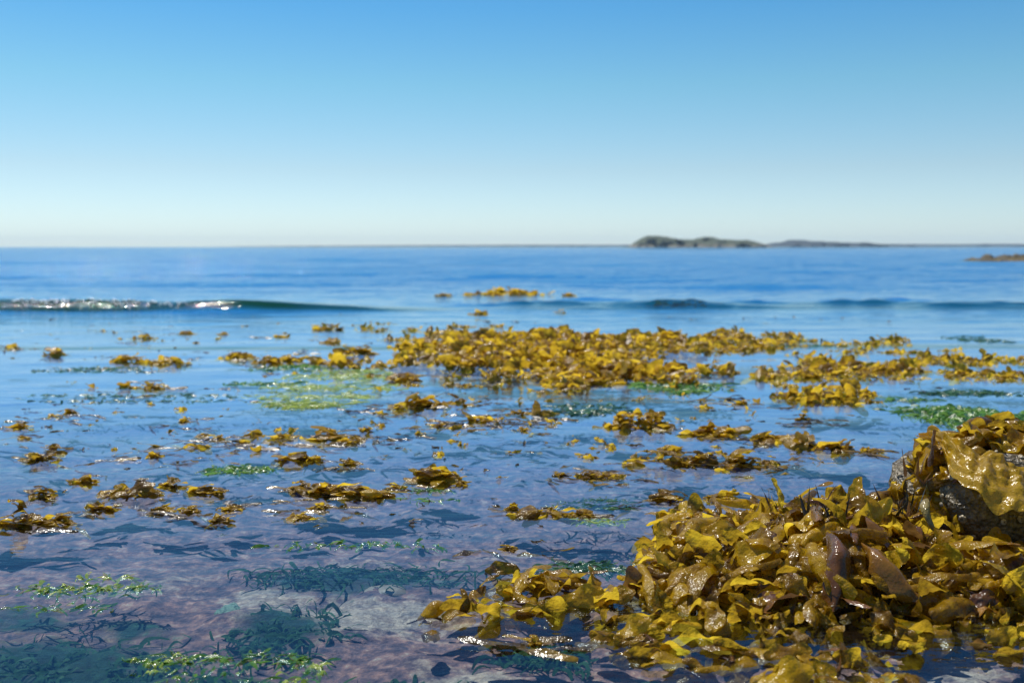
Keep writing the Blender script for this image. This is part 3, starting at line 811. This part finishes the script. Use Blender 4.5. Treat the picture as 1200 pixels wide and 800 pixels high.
algae(385, 455, 150, 44, 1100, 0.10, 'large pale lime algae patch floating left of the wide bank', 'lime', 1, 0.007, 0.0042)
algae(330, 440, 130, 24, 260, 0.09, 'thin greenish algae scatter behind the pale lime patch', 'green', 2, 0.008)
algae(1150, 493, 120, 30, 900, 0.07, 'thick bright green algae mat at the right edge behind the rock', 'green', 3, 0.016, 0.009)
algae(1090, 478, 110, 22, 300, 0.08, 'loose green algae streaks left of the thick green mat', 'green', 4, 0.008)
algae(1150, 465, 120, 14, 220, 0.08, 'thin dark green algae streaks behind the thick green mat', 'teal', 5, 0.008)
algae(800, 454, 110, 12, 240, 0.09, 'green algae fringe under the front right of the wide bank', 'green', 6, 0.010, 0.008)
algae(690, 478, 90, 16, 200, 0.07, 'green algae streaks between the bank and the golden drift heap', 'teal', 7, 0.008)
algae(940, 402, 60, 10, 120, 0.10, 'dull green algae film behind the far rows at right', 'teal', 8, 0.008)
algae(1145, 398, 60, 8, 120, 0.11, 'dark green algae streak far right before the low wave', 'teal', 9, 0.010)
algae(280, 549, 70, 14, 150, 0.05, 'small green algae streak right of the rounded golden ball', 'green', 10, 0.008)
algae(110, 690, 120, 30, 90, 0.040, 'yellow-green algae ridges poking up in the left shallows', 'lime', 11, 0.007, 0.0035, 0.2)
algae(90, 697, 180, 44, 120, 0.045, 'dark green algae threads around the yellow-green ridges', 'green', 12, 0.005, 0.003, 0.2)
algae(260, 783, 230, 40, 110, 0.045, 'green algae fronds at the bottom edge left of centre', 'green', 13, 0.006, 0.0035, 0.35)
algae(190, 777, 60, 16, 30, 0.025, 'glinting lime algae beads at the left of the bottom fronds', 'lime', 14, 0.010, 0.004)
algae(355, 790, 50, 24, 30, 0.035, 'lime algae sprig at the right of the bottom fronds', 'lime', 15, 0.014, 0.004, 0.9)
algae(705, 610, 40, 12, 90, 0.04, 'pale green algae strands at the right end of the lumpy roll', 'lime', 16, 0.005, 0.003)
algae(700, 592, 120, 14, 110, 0.05, 'faint green algae threads behind the lumpy seaweed roll', 'teal', 17, 0.005, 0.003, 0.2)
algae(690, 663, 90, 16, 170, 0.06, 'dull teal algae film left of the big pile', 'teal', 18, 0.006, 0.004, 0.2)
algae(420, 640, 190, 16, 70, 0.04, 'scattered green algae bits on the middle shallows', 'green', 19, 0.007, 0.004, 0.3)
algae(90, 440, 150, 20, 160, 0.07, 'thin dull green algae bits on the far left water', 'teal', 20, 0.008, 0.006, 0.3)
algae(160, 466, 260, 14, 200, 0.06, 'thin dull green algae line below the floating pair', 'teal', 21, 0.007, 0.005, 0.3)
algae(500, 580, 120, 12, 60, 0.04, 'few green algae threads below the humped middle clump', 'green', 22, 0.006, 0.004, 0.3)

algae(80, 765, 300, 90, 620, 0.08, 'big dull green algae bed under water in the bottom left corner', 'sunken', 31, 0.02, 0.004, 0.6, -0.058)
algae(335, 708, 120, 44, 230, 0.06, 'dark green algae bush under water left of the sunken stone', 'sunken', 32, 0.02, 0.004, 0.7, -0.058)
algae(290, 790, 280, 34, 380, 0.07, 'green algae bed under water along the bottom edge', 'sunken_light', 33, 0.02, 0.0035, 0.6, -0.058)
algae(480, 792, 170, 30, 230, 0.07, 'dull green algae bed under water at the bottom centre', 'sunken', 34, 0.02, 0.004, 0.6, -0.058)
algae(430, 650, 260, 22, 230, 0.07, 'blurred green algae strip under water behind the sunken stone', 'sunken', 35, 0.015, 0.004, 0.5, -0.06)
algae(640, 742, 90, 22, 260, 0.05, 'small green algae patch under water in front of the pile arm', 'sunken', 36, 0.015, 0.004, 0.5, -0.06)

# submerged stone and sponge
def lump(name, px, py, z, rx, ry, rz, mat, label, cat, seed, rough=0.08):
    c = at(px, py, z); bm = bmesh.new(); bmesh.ops.create_icosphere(bm, subdivisions=4, radius=1)
    me = bpy.data.meshes.new(name); bm.to_mesh(me); bm.free()
    co = np.zeros(len(me.vertices) * 3, np.float32); me.vertices.foreach_get('co', co); co = co.reshape(-1, 3).astype(float)
    nz = snoise(co[:, 0] + co[:, 2] * .7, co[:, 1] - co[:, 2] * .5, seed, 1.1, 3)
    co *= (1 + rough * nz)[:, None]
    co = np.sign(co) * np.abs(co) ** 0.85 * np.array([rx, ry, rz])
    me.vertices.foreach_set('co', co.astype(np.float32).ravel())
    me.polygons.foreach_set('use_smooth', np.ones(len(me.polygons), bool)); me.materials.append(M[mat])
    o = link(name, me); o.location = c
    return tag(o, label, cat)


lump('stone', 452, 697, -0.085, 0.058, 0.040, 0.022, 'slab', 'flat smooth grey-brown stone under water left of the pile arm', 'stone', 61)
lump('sponge', 268, 722, -0.085, 0.032, 0.045, 0.022, 'sponge', 'pale green fuzzy sponge on the seabed in the left shallows', 'sponge', 62, 0.2)

# ------------------------------------------------------------------ the big pile at lower right
GAUSS = [(0.82, 2.52, 0.088, 0.24, 0.25), (0.48, 2.56, 0.035, 0.16, 0.20), (0.68, 2.22, 0.032, 0.26, 0.15), (1.12, 2.26, 0.055, 0.36, 0.13), (0.98, 2.62, 0.05, 0.10, 0.14),
         (0.08, 2.26, 0.020, 0.19, 0.05), (0.34, 2.36, 0.028, 0.14, 0.11), (1.80, 2.6, 0.13, 0.28, 0.3), (1.25, 2.98, 0.12, 0.22, 0.12)]


def pile_h(x, y):
    return sum(a * np.exp(-((x - cx) / sx) ** 2 - ((y - cy) / sy) ** 2) for cx, cy, a, sx, sy in GAUSS)


# low ledge the pile lies on
gx = np.linspace(-0.15, 2.3, 150); gy = np.linspace(1.8, 3.3, 90)
GX, GY = np.meshgrid(gx, gy)
Ph = pile_h(GX, GY)
Zl = Ph * 0.95 - 0.05 + 0.012 * snoise(GX, GY, 71, 0.14, 3) - 0.25 * (1 - smooth(0.004, 0.03, Ph))
ledge = link('rock_ledge', mesh_np('rock_ledge', np.stack([GX, GY, Zl], -1).reshape(-1, 3), grid_faces(90, 150), M['ledge']))
tag(ledge, 'low dark weedy rock ledge buried under the big seaweed pile', 'rock ledge')

# barnacled boulder
BR = Vector((1.36, 2.76, 0.05))
boulder = lump('boulder', 1150, 620, 0, 0.25, 0.19, 0.185, 'rock', 'dark wet boulder crusted with barnacles under a draped ruffled blade at right', 'boulder', 81, 0.20)
boulder.location = BR
bparts = []
r = random.Random(9)
bvs = boulder.data.vertices
cone = []
for a in range(7): cone.append((math.cos(a * 2 * PI / 7), math.sin(a * 2 * PI / 7), 0))
for a in range(7): cone.append((0.45 * math.cos(a * 2 * PI / 7), 0.45 * math.sin(a * 2 * PI / 7), 0.75))
for a in range(7): cone.append((0.22 * math.cos(a * 2 * PI / 7), 0.22 * math.sin(a * 2 * PI / 7), 0.35))
cone = np.array(cone); cf = grid_faces(3, 7, True)
for v in bvs:
    n = v.normal
    if n.y < 0.35 and n.x < 0.6 and v.co.z > -0.06 and r.random() < 0.85:
        s = r.uniform(0.004, 0.012)
        m = rot_for(n, r.uniform(0, 6.28) if abs(n.z) > .3 else 1.57)
        bparts.append(xf((cone, cf), m, s, v.co + Vector((r.gauss(0, .004), r.gauss(0, .004), r.gauss(0, .004)))))
bo = link('barnacles', join(bparts, 'barnacles', 'barnacle'), boulder); bo['kind'] = 'stuff'

# blades of the pile: placed on the heap, gathered into plants
OUT = [(468, 712), (500, 700), (545, 690), (575, 672), (620, 664), (700, 684), (742, 676), (762, 640), (786, 606), (830, 594), (870, 600), (905, 572), (935, 590), (1000, 584),
       (1045, 572), (1062, 540), (1085, 520), (1150, 512), (1210, 512), (1500, 500), (1500, 790), (1160, 770), (1120, 742), (1085, 752), (1065, 800), (960, 805), (880, 800), (800, 792), (735, 770), (700, 748),
       (690, 730), (640, 722), (590, 728), (545, 728), (500, 728)]


def inside(px, py, poly=OUT):
    c = False; j = len(poly) - 1
    for i in range(len(poly)):
        xi, yi = poly[i]; xj, yj = poly[j]
        if (yi > py) != (yj > py) and px < (xj - xi) * (py - yi) / (yj - yi) + xi: c = not c
        j = i
    return c


r = random.Random(21)
pts = []
tries = 0
while len(pts) < 1600 and tries < 60000:
    tries += 1
    x = r.uniform(-0.2, 2.0); y = r.uniform(1.75, 3.0)
    h = float(pile_h(x, y))
    z = max(0.0, h)
    if h < 0.012 and r.random() > 0.25: continue
    if (x - BR.x) ** 2 / 0.20 ** 2 + (y - BR.y) ** 2 / 0.17 ** 2 < 1.0: continue
    u, v = project(np.float64(x), np.float64(y), np.float64(z))
    if not inside(float(u), float(v)): continue
    if x > 1.45 and r.random() < 0.5: continue
    md = 0.0155 if y > 2.3 else 0.020
    if any((x - a) ** 2 + (y - b) ** 2 < md * md for a, b, _ in pts): continue
    pts.append((x, y, z))
cent = []
for p in sorted(pts, key=lambda q: r.random()):
    if all((p[0] - c[0]) ** 2 + (p[1] - c[1]) ** 2 > 0.105 ** 2 for c in cent): cent.append(p)


def plant_label(c):
    x, y, z = c
    u, v = project(np.float64(x), np.float64(y), np.float64(z))
    if u < 735: return 'wet yellow-brown seaweed plant in the low arm reaching left from the pile', 'plants in the left arm of the pile'
    if v > 735: return 'half-submerged seaweed plant at the watery front foot of the pile', 'plants at the front foot of the pile'
    if u > 1050: return 'glossy seaweed plant heaped around the barnacled boulder', 'plants around the boulder'
    if u < 850: return 'golden seaweed plant on the left flank of the big pile', 'plants on the left flank of the pile'
    return 'glossy brown-gold seaweed plant in the middle of the big pile', 'plants in the middle of the pile'


roots, kids = [], {}
for ci, c in enumerate(cent):
    lab, g = plant_label(c)
    o = tag(empty('seaweed_plant', (c[0], c[1], max(-0.01, c[2] - 0.02))), lab, 'seaweed', g)
    stipes(o, r, 0.09, 0.0, 'brown', 1); roots.append(o); kids[ci] = 0
EPS = 0.02
for (x, y, z) in pts:
    ci = min(range(len(cent)), key=lambda i: (cent[i][0] - x) ** 2 + (cent[i][1] - y) ** 2)
    if kids[ci] > 40: continue
    kids[ci] += 1
    o = roots[ci]
    nx = -(pile_h(x + EPS, y) - pile_h(x - EPS, y)) / (2 * EPS); ny = -(pile_h(x, y + EPS) - pile_h(x, y - EPS)) / (2 * EPS)
    nrm = Vector((nx + r.gauss(0, .45), ny + r.gauss(0, .45), 1))
    down = math.atan2(ny, nx)
    hd = down + r.gauss(0, 1.3) if (nx * nx + ny * ny) > 0.02 else r.uniform(0, 2 * PI)
    sz = r.choice([0.05, 0.065, 0.08, 0.095, 0.115, 0.14]) * r.uniform(0.85, 1.1)
    foot = y < 2.12 or (x > 0.45 and float(pile_h(x, y)) < 0.025)
    q = r.random()
    mat = 'brown' if q < 0.03 else ('choc' if q < 0.07 else 'weed')
    if foot:
        sz *= 0.85; z += r.uniform(-0.004, 0.010)
        nrm = Vector((r.gauss(0, .25), r.gauss(0, .25), 1)); hd = r.uniform(0, 2 * PI)
    if x < 0.45 and y < 2.45:
        nrm = Vector((nx + r.gauss(0, .22), ny + r.gauss(0, .22), 1)); sz = min(sz, .11); hd = r.choice([0, PI]) + r.gauss(0, .7)
    b = link('blade', hi_mesh(r.randrange(N_PILE, len(PROTO_HI)) if (foot or x < .45) else r.randrange(N_PILE), mat, 0.1), o)
    b.rotation_euler = rot_for(nrm, hd, r.gauss(0, .75)).to_euler()
    lift = r.uniform(-0.012, 0.012)
    b.location = Vector((x - math.cos(hd) * sz * .4, y - math.sin(hd) * sz * .4, z + lift - 0.01)) - o.location
    b.scale = (sz / 0.1,) * 3
LONG = []
for k in range(10):
    co, f = blade_np(r, 1.0, r.uniform(.13, .22), 44, 11, arch0=R(r.uniform(5, 25)), curl=R(r.uniform(20, 70)), shape='strap', ruff=r.uniform(.3, .6), cup=r.uniform(-1.1, -.2), twist=r.uniform(-.5, .5))
    LONG.append(mesh_np('blade', co * 0.24, f, M['choc' if k == 3 else 'weed']))
for (x, y, z) in r.sample([q for q in pts if q[1] > 2.15], 75):
    ci = min(range(len(cent)), key=lambda i: (cent[i][0] - x) ** 2 + (cent[i][1] - y) ** 2); o = roots[ci]
    nx = -(pile_h(x + EPS, y) - pile_h(x - EPS, y)) / (2 * EPS); ny = -(pile_h(x, y + EPS) - pile_h(x, y - EPS)) / (2 * EPS)
    hd = math.atan2(ny - .25, nx) + r.gauss(0, .7); m = rot_for((nx, ny, 1), hd, r.gauss(0, .35)); s_ = r.uniform(.6, 1.05)
    b = link('blade', r.choice(LONG), o); b.rotation_euler = m.to_euler(); b.scale = (s_,) * 3
    b.location = Vector((x, y, z + 0.022)) - m @ Vector((0, .1 * s_, 0)) - o.location
print('pile blades', len(pts), 'plants', len(cent))

# weed growing on the boulder itself
SITES = [(-.75, -.35, .35, 'seaweed plant hanging down the left shoulder of the boulder'), (-.55, .1, .75, 'seaweed plant on the upper left top of the boulder'), (-.9, .2, .1, 'low seaweed plant at the left foot of the boulder'),
         (.05, .55, .85, 'olive seaweed plant on the back top of the boulder'), (.5, .5, .75, 'olive seaweed plant behind the ruffled blade at the right edge'), (.75, .0, .7, 'seaweed plant on the right top of the boulder'), (.3, .0, .92, 'golden seaweed plant on the very top of the boulder'), (.65, .3, .7, 'golden seaweed plant on the right back of the boulder'), (.5, -.1, .85, 'short golden seaweed plant just above the ruffled blade on the boulder'),
         (-.2, -.75, -.12, 'brown seaweed plant at the front foot of the boulder'), (.35, -.8, -.15, 'dark seaweed plant in the shade under the ruffled blade')]
r = random.Random(66)
for si, (ax, ay, az_, lab) in enumerate(SITES):
    c = BR + Vector((ax * .25, ay * .19, az_ * .225))
    o = tag(empty('seaweed_plant', c), lab, 'seaweed', 'plants growing on the boulder')
    stipes(o, r, 0.06, 0.0, 'brown', 1)
    for k in range(26):
        dv = Vector((r.gauss(0, .08), r.gauss(0, .06), r.gauss(0, .04)))
        n = Vector(((c.x + dv.x - BR.x) / .0625, (c.y + dv.y - BR.y) / .036, max(.1, c.z + dv.z - BR.z) / .05)).normalized()
        q = Vector((n.x * .25, n.y * .19, n.z * .225)); L2 = (Vector((n.x, n.y, n.z)))
        p = BR + (c + dv - BR).normalized() * 0.0
        d_ = (c + dv - BR); k_ = 1 / math.sqrt((d_.x / .25) ** 2 + (d_.y / .19) ** 2 + (d_.z / .225) ** 2)
        p = BR + d_ * k_
        n = (n + Vector((r.gauss(0, .35), r.gauss(0, .35), r.gauss(0, .35)))).normalized()
        hd = r.uniform(0, 2 * PI) if az_ > .5 else -PI / 2 + r.gauss(0, .8)
        sz = r.choice([.07, .09, .11, .14])
        b = link('blade', hi_mesh(r.randrange(len(PROTO_HI)), 'brown' if (si >= 9 and r.random() < .5) else 'weed', 0.1), o)
        m = rot_for(n, hd, r.gauss(0, .4)); b.rotation_euler = m.to_euler(); b.scale = (sz / .1,) * 3
        b.location = p - c - (m @ Vector((0, sz * .4, 0)))

# ------------------------------------------------------------------ single blades that stand out
def single(name, verts_faces, mat, loc, rot, s, label, cat='seaweed blade', parent=None):
    co, f = verts_faces
    o = link(name, mesh_np(name, co * s, f, M[mat]), parent); o.location = loc; o.rotation_euler = rot
    if label: tag(o, label, cat)
    return o


# ruffled broad blade over the boulder: follows a path in world space
def ribbon(name, path, widths, side, mat, label, ruff=0.02, nu=60, nv=18, seed=5, cat='seaweed blade', cup=.12):
    rs = np.random.RandomState(seed)
    P = np.array(path, float); tt = np.linspace(0, 1, len(P)); t = np.linspace(0, 1, nu)
    def cub(a):
        # Catmull-Rom through the samples
        out = []
        for q in t:
            f = q * (len(P) - 1); i = min(int(f), len(P) - 2); u = f - i
            p0, p1, p2, p3 = a[max(i - 1, 0)], a[i], a[i + 1], a[min(i + 2, len(P) - 1)]
            out.append(0.5 * ((2 * p1) + (-p0 + p2) * u + (2 * p0 - 5 * p1 + 4 * p2 - p3) * u * u + (-p0 + 3 * p1 - 3 * p2 + p3) * u ** 3))
        return np.array(out)
    C = cub(P); W = cub(np.array(widths, float)[:, None])[:, 0]; S = cub(np.array(side, float)); S /= np.linalg.norm(S, axis=1)[:, None]
    Tn = np.gradient(C, axis=0); Tn /= np.linalg.norm(Tn, axis=1)[:, None]
    N = np.cross(Tn, S); N /= np.linalg.norm(N, axis=1)[:, None]
    N *= np.where(N[:, 2:3] < 0, -1, 1)
    v = np.linspace(-1, 1, nv); T, V = np.meshgrid(t, v, indexing='ij')
    Lr = np.linalg.norm(np.diff(C, axis=0), axis=1).sum()
    nz = snoise(T * Lr * 0.38, V * W.mean() / 2 * 1.3, seed, 0.09, 3)
    edge = np.abs(V) ** 4 * np.sin(T * Lr / 0.07 * 2 * PI / 2 + rs.uniform(0, 6) + V + 1.5 * np.sin(T * 7))
    off = ruff * (0.50 * nz + 0.70 * edge + 0.12 * snoise(T * Lr, V * W.mean() / 2, seed + 3, 0.06, 1)) - cup * (V ** 2) * W[:, None]
    co = C[:, None, :] + S[:, None, :] * (V * W[:, None] / 2)[..., None] + N[:, None, :] * off[..., None]
    o0 = C.mean(0)
    o = link(name, mesh_np(name, (co - o0).reshape(-1, 3), grid_faces(nu, nv), M[mat])); o.location = o0
    return tag(o, label, cat)


rib = [atd(1078, 512, 2.84), atd(1098, 509, 2.70), atd(1122, 530, 2.58), atd(1152, 545, 2.52), atd(1184, 555, 2.50), atd(1218, 568, 2.50), atd(1262, 600, 2.52), atd(1290, 640, 2.56)]
ribbon('ruffled_blade', rib, [0.06, 0.11, 0.19, 0.25, 0.27, 0.26, 0.20, 0.12],
       [(.3, .9, .05), (.35, .88, .2), (.35, .88, .28), (.3, .9, .28), (.25, .9, .28), (.25, .9, .28), (.3, .85, .3), (.5, .8, .2)], 'ruffle',
       'broad ruffled golden blade draped over the top of the barnacled boulder', 0.022, 120, 44)
ribbon('wavy_blade', [atd(1128, 509, 2.80), atd(1160, 515, 2.74), atd(1196, 524, 2.70), atd(1240, 537, 2.68), atd(1290, 560, 2.68)], [0.05, .11, .14, .14, .08],
       [(.1, .9, .25)] * 5, 'ruffle', 'second wavy brown-gold blade behind the broad ruffled blade on the boulder', 0.03, 60, 20, 8)
ribbon('wavy_blade', [atd(1050, 672, 2.36), atd(1085, 648, 2.42), atd(1115, 652, 2.40), atd(1150, 668, 2.36), atd(1185, 690, 2.33)], [0.03, .07, .075, .07, .03],
       [(.1, .7, .5)] * 5, 'weed', 'wide crinkled yellow blade lying below the boulder', 0.03, 44, 14, 12)
ribbon('wavy_blade', [atd(1140, 655, 2.3), atd(1128, 668, 2.22), atd(1112, 690, 2.17), atd(1110, 712, 2.15)], [0.03, .06, .07, .03],
       [(.9, .2, .2)] * 4, 'weed', 'folded olive blade hanging towards the small sandy pool', 0.02, 36, 12, 13)
ribbon('wavy_blade', [atd(1185, 668, 2.26), atd(1172, 690, 2.18), atd(1165, 720, 2.12), atd(1168, 750, 2.08)], [0.03, .07, .07, .03],
       [(.9, .2, .1)] * 4, 'weed', 'long olive blade hanging down beside the sandy pool at the right edge', 0.02, 36, 12, 14)
ribbon('wavy_blade', [atd(742, 683, 2.36), atd(775, 672, 2.36), atd(805, 672, 2.36), atd(832, 655, 2.40)], [0.03, .06, .065, .03],
       [(-.2, .7, .5)] * 4, 'weed', 'bright yellow blade stretched along the left flank of the pile', 0.02, 36, 12, 15)
ribbon('wavy_blade', [atd(742, 735, 2.10), atd(790, 742, 2.07), atd(835, 748, 2.05), atd(872, 728, 2.08)], [0.02, .05, .055, .03],
       [(-.1, .8, .5)] * 4, 'weed', 'long olive blade lying along the water at the pile front', 0.016, 36, 12, 16)

def pod(px, py, d, L, W, hd, pitch, mat, label, seed):
    o = single('swollen_frond', pod_np(random.Random(seed), 1.0, W / L, 22, 16), mat, atd(px, py, d), Euler((pitch, 0, hd)), L, label, 'seaweed frond')
    return o


ribbon('folded_blade', [atd(972, 622, 2.30), atd(982, 636, 2.19), atd(986, 662, 2.14), atd(984, 694, 2.11), atd(976, 716, 2.10)], [0.02, .055, .06, .058, .02],
       [(.95, .1, .1)] * 5, 'choc', 'shiny chocolate-brown folded blade hanging left of its twin in the pile', 0.010, 40, 16, 41, cup=.62)
ribbon('folded_blade', [atd(1012, 636, 2.28), atd(1024, 642, 2.18), atd(1046, 664, 2.13), atd(1064, 688, 2.10), atd(1078, 702, 2.09)], [0.025, .062, .058, .05, .02],
       [(.8, .5, .3)] * 5, 'choc', 'shiny chocolate-brown folded blade slanting right of its twin in the pile', 0.010, 40, 16, 42, cup=.62)
pod(1090, 584, 2.47, 0.085, 0.032, R(170), R(-62), 'pale', 'pale yellow pod-like frond hanging at the left edge of the boulder', 3)
pod(540, 722, 2.13, 0.06, 0.030, R(10), R(55), 'weed', 'upright golden seaweed pod in front of the left arm of the pile', 4)
pod(548, 748, 2.06, 0.105, 0.026, R(-60), R(6), 'weed', 'thin yellow seaweed strap trailing in the water from the upright golden pod', 5)
pod(488, 724, 2.12, 0.075, 0.045, R(-75), R(8), 'weed', 'plump yellow lobe at the left tip of the pile arm', 6)

# dark spiky tufts, each spike a part
def tuft(px, py, d, n, L, mat, label, seed, spread_=0.5):
    r = random.Random(seed); p = atd(px, py, d)
    o = tag(empty('spiky_tuft', p), label, 'seaweed tuft')
    for k in range(n):
        co, f = r.choice(SPIKE)
        b = link('spike', mesh_np('spike', co * L * r.uniform(.5, 1.1), f, M[mat if r.random() < .7 else 'brown']), o)
        b.location = (r.gauss(0, .022), r.gauss(0, .02), r.uniform(-.015, .008))
        b.rotation_euler = (r.gauss(0, spread_), r.gauss(0, spread_), r.uniform(0, 6.28))


tuft(968, 608, 2.50, 38, 0.085, 'dark', 'dark spiky seaweed tuft sticking up behind the middle of the pile', 31)
tuft(905, 596, 2.62, 5, 0.075, 'weed', 'upright translucent golden blades at the back left of the spiky tuft', 32, 0.25)
tuft(1086, 560, 2.62, 7, 0.085, 'brown', 'dark brown straps rising at the left shoulder of the boulder', 33, 0.35)
tuft(1060, 600, 2.52, 16, 0.08, 'dark', 'short dark spiky fringe left of the pale pod', 34, 0.5)
single('upright_blade', blade_np(random.Random(4), 1, .62, 17, 9, R(82), R(25), .3, .08, 'paddle', .2), 'weed', atd(916, 596, 2.58), (0, 0, R(60)), 0.085, 'rounded golden blade standing upright left of the spiky tuft')
single('upright_blade', blade_np(random.Random(5), 1, .6, 17, 9, R(80), R(30), .3, .08, 'paddle', -.2), 'weed', atd(1000, 585, 2.6), (0, 0, R(-60)), 0.065, 'rounded olive blade standing upright right of the spiky tuft')
single('upright_blade', blade_np(random.Random(6), 1, .35, 17, 9, R(100), R(10), .5, .06, 'strap', .5), 'brown', atd(1088, 546, 2.66), (0, 0, R(95)), 0.10, 'dark brown strap leaning left from the top of the boulder')
single('upright_blade', blade_np(random.Random(8), 1, .5, 17, 9, R(85), R(40), .4, .06, 'oval', .3), 'weed', atd(784, 735, 2.13), (0, 0, R(40)), 0.085, 'cupped olive blade standing in the water at the pile front')
single('upright_blade', blade_np(random.Random(9), 1, .5, 17, 9, R(75), R(30), .2, .06, 'oval', -.3), 'weed', atd(826, 735, 2.1), (0, 0, R(-50)), 0.075, 'pointed yellow-green blade standing at the pile front')

# blades half under water in front of the pile
r = random.Random(91)
for (px, py, L, hd, lab) in [(795, 782, .12, 20, 'olive blade floating flat in front of the pile, left one'), (868, 785, .10, -30, 'brown-gold blade floating flat in front of the pile, second from left'),
                             (925, 772, .11, 80, 'large rounded glinting blade lying at the pile front'), (1075, 792, .09, 150, 'golden blade at the bottom edge below the sandy pool'),
                             (960, 798, .06, 60, 'short yellow blade cut by the bottom edge left of the sandy pool'), (505, 752, .07, 10, 'sunken olive blade below the left tip of the pile arm')]:
    o = single('floating_blade', blade_np(r, 1, .55, 17, 9, R(14), R(38), -.4, .12, 'paddle', r.uniform(-.4, .4)), 'weed', at(px, py, -0.006), (0, 0, R(hd)), L, lab)

# ------------------------------------------------------------------ air
hz = []
x0, x1, y0, y1, z0, z1 = -7000, 7000, -200, 6600, -9, 60
bm = bmesh.new(); bmesh.ops.create_cube(bm, size=1)
for v in bm.verts: v.co = Vector(((x0 + x1) / 2 + v.co.x * (x1 - x0), (y0 + y1) / 2 + v.co.y * (y1 - y0), (z0 + z1) / 2 + v.co.z * (z1 - z0)))
me = bpy.data.meshes.new('haze'); bm.to_mesh(me); bm.free()
hm = bpy.data.materials.new('haze_air'); hm.use_nodes = True; nt = hm.node_tree; nt.nodes.clear()
ou = nt.nodes.new('ShaderNodeOutputMaterial'); pv = nt.nodes.new('ShaderNodeVolumePrincipled')
pv.inputs['Color'].default_value = (0.62, 0.82, 1.0, 1); pv.inputs['Density'].default_value = 0.00009
nt.links.new(pv.outputs[0], ou.inputs['Volume']); me.materials.append(hm)
HAZE = True
if HAZE: tag(link('haze', me), 'thin pale blue sea air fading the island and the coast', 'haze', kind='stuff')

# ------------------------------------------------------------------ light
SUN_EL, SUN_AZ = R(60), R(-38)
S = Vector((math.sin(SUN_AZ) * math.cos(SUN_EL), math.cos(SUN_AZ) * math.cos(SUN_EL), math.sin(SUN_EL)))
sd = bpy.data.lights.new('sun', 'SUN'); sd.energy = 5.0; sd.angle = R(0.5); sd.color = (1.0, 0.95, 0.86)
so = bpy.data.objects.new('sun', sd); COL.objects.link(so); so.location = (0, 0, 40)
so.rotation_euler = S.to_track_quat('Z', 'Y').to_euler()

wd = bpy.data.worlds.new('World'); sc.world = wd; wd.use_nodes = True
nt = wd.node_tree; nt.nodes.clear()
wo = nt.nodes.new('ShaderNodeOutputWorld'); bg = nt.nodes.new('ShaderNodeBackground'); sk = nt.nodes.new('ShaderNodeTexSky')
sk.sky_type = 'NISHITA'; sk.sun_disc = False; sk.sun_elevation = SUN_EL; sk.sun_rotation = SUN_AZ
sk.air_density = 1.0; sk.dust_density = 0.2; sk.ozone_density = 2.5; sk.altitude = 0
bg.inputs[1].default_value = 0.112
# colour of the clear sky by height above the horizon
tcw = nt.nodes.new('ShaderNodeTexCoord'); sxw = nt.nodes.new('ShaderNodeSeparateXYZ'); rw = nt.nodes.new('ShaderNodeValToRGB')
nt.links.new(tcw.outputs['Generated'], sxw.inputs[0]); nt.links.new(sxw.outputs['Z'], rw.inputs[0])
stops = [(0.0, (.74, .91, 1.12)), (.016, (.69, .835, 1.04)), (.075, (.62, .72, .80)), (.156, (.45, .725, .76)), (.226, (.29, .655, .81)), (.5, (.20, .56, .95)), (1.0, (.30, .66, 1.0))]
ew = rw.color_ramp.elements
while len(ew) < len(stops): ew.new(0.5)
for el, (p_, c_) in zip(ew, stops): el.position = p_; el.color = (*c_, 1)
mw = nt.nodes.new('ShaderNodeMix'); mw.data_type = 'RGBA'; mw.blend_type = 'MULTIPLY'; mw.inputs[0].default_value = 1.0
nt.links.new(sk.outputs[0], mw.inputs[6]); nt.links.new(rw.outputs[0], mw.inputs[7])
nt.links.new(mw.outputs[2], bg.inputs[0]); nt.links.new(bg.outputs[0], wo.inputs[0])

# ------------------------------------------------------------------ camera and render settings
cd = bpy.data.cameras.new('camera'); co_ = bpy.data.objects.new('camera', cd); COL.objects.link(co_)
cd.lens = 35; cd.sensor_width = 36; cd.clip_start = 0.05; cd.clip_end = 20000
co_.location = (0, 0, CAM_H); co_.rotation_euler = (PI / 2 - PITCH, 0, 0)
cd.dof.use_dof = True; cd.dof.focus_distance = 2.55; cd.dof.aperture_fstop = 3.2; cd.dof.aperture_blades = 9
sc.camera = co_
sc.render.resolution_x = 1024; sc.render.resolution_y = 682
vs = sc.view_settings
vs.view_transform = 'Standard'; vs.look = 'None'; vs.exposure = 0.35; vs.gamma = 1.0; vs.use_curve_mapping = False
cy = sc.cycles
cy.max_bounces = 8; cy.diffuse_bounces = 3; cy.glossy_bounces = 4; cy.transmission_bounces = 4; cy.transparent_max_bounces = 10; cy.volume_bounces = 0
cy.sample_clamp_indirect = 8; cy.caustics_reflective = False; cy.caustics_refractive = False
cy.use_denoising = True
try:
    cy.denoiser = 'OPENIMAGEDENOISE'
except Exception: pass
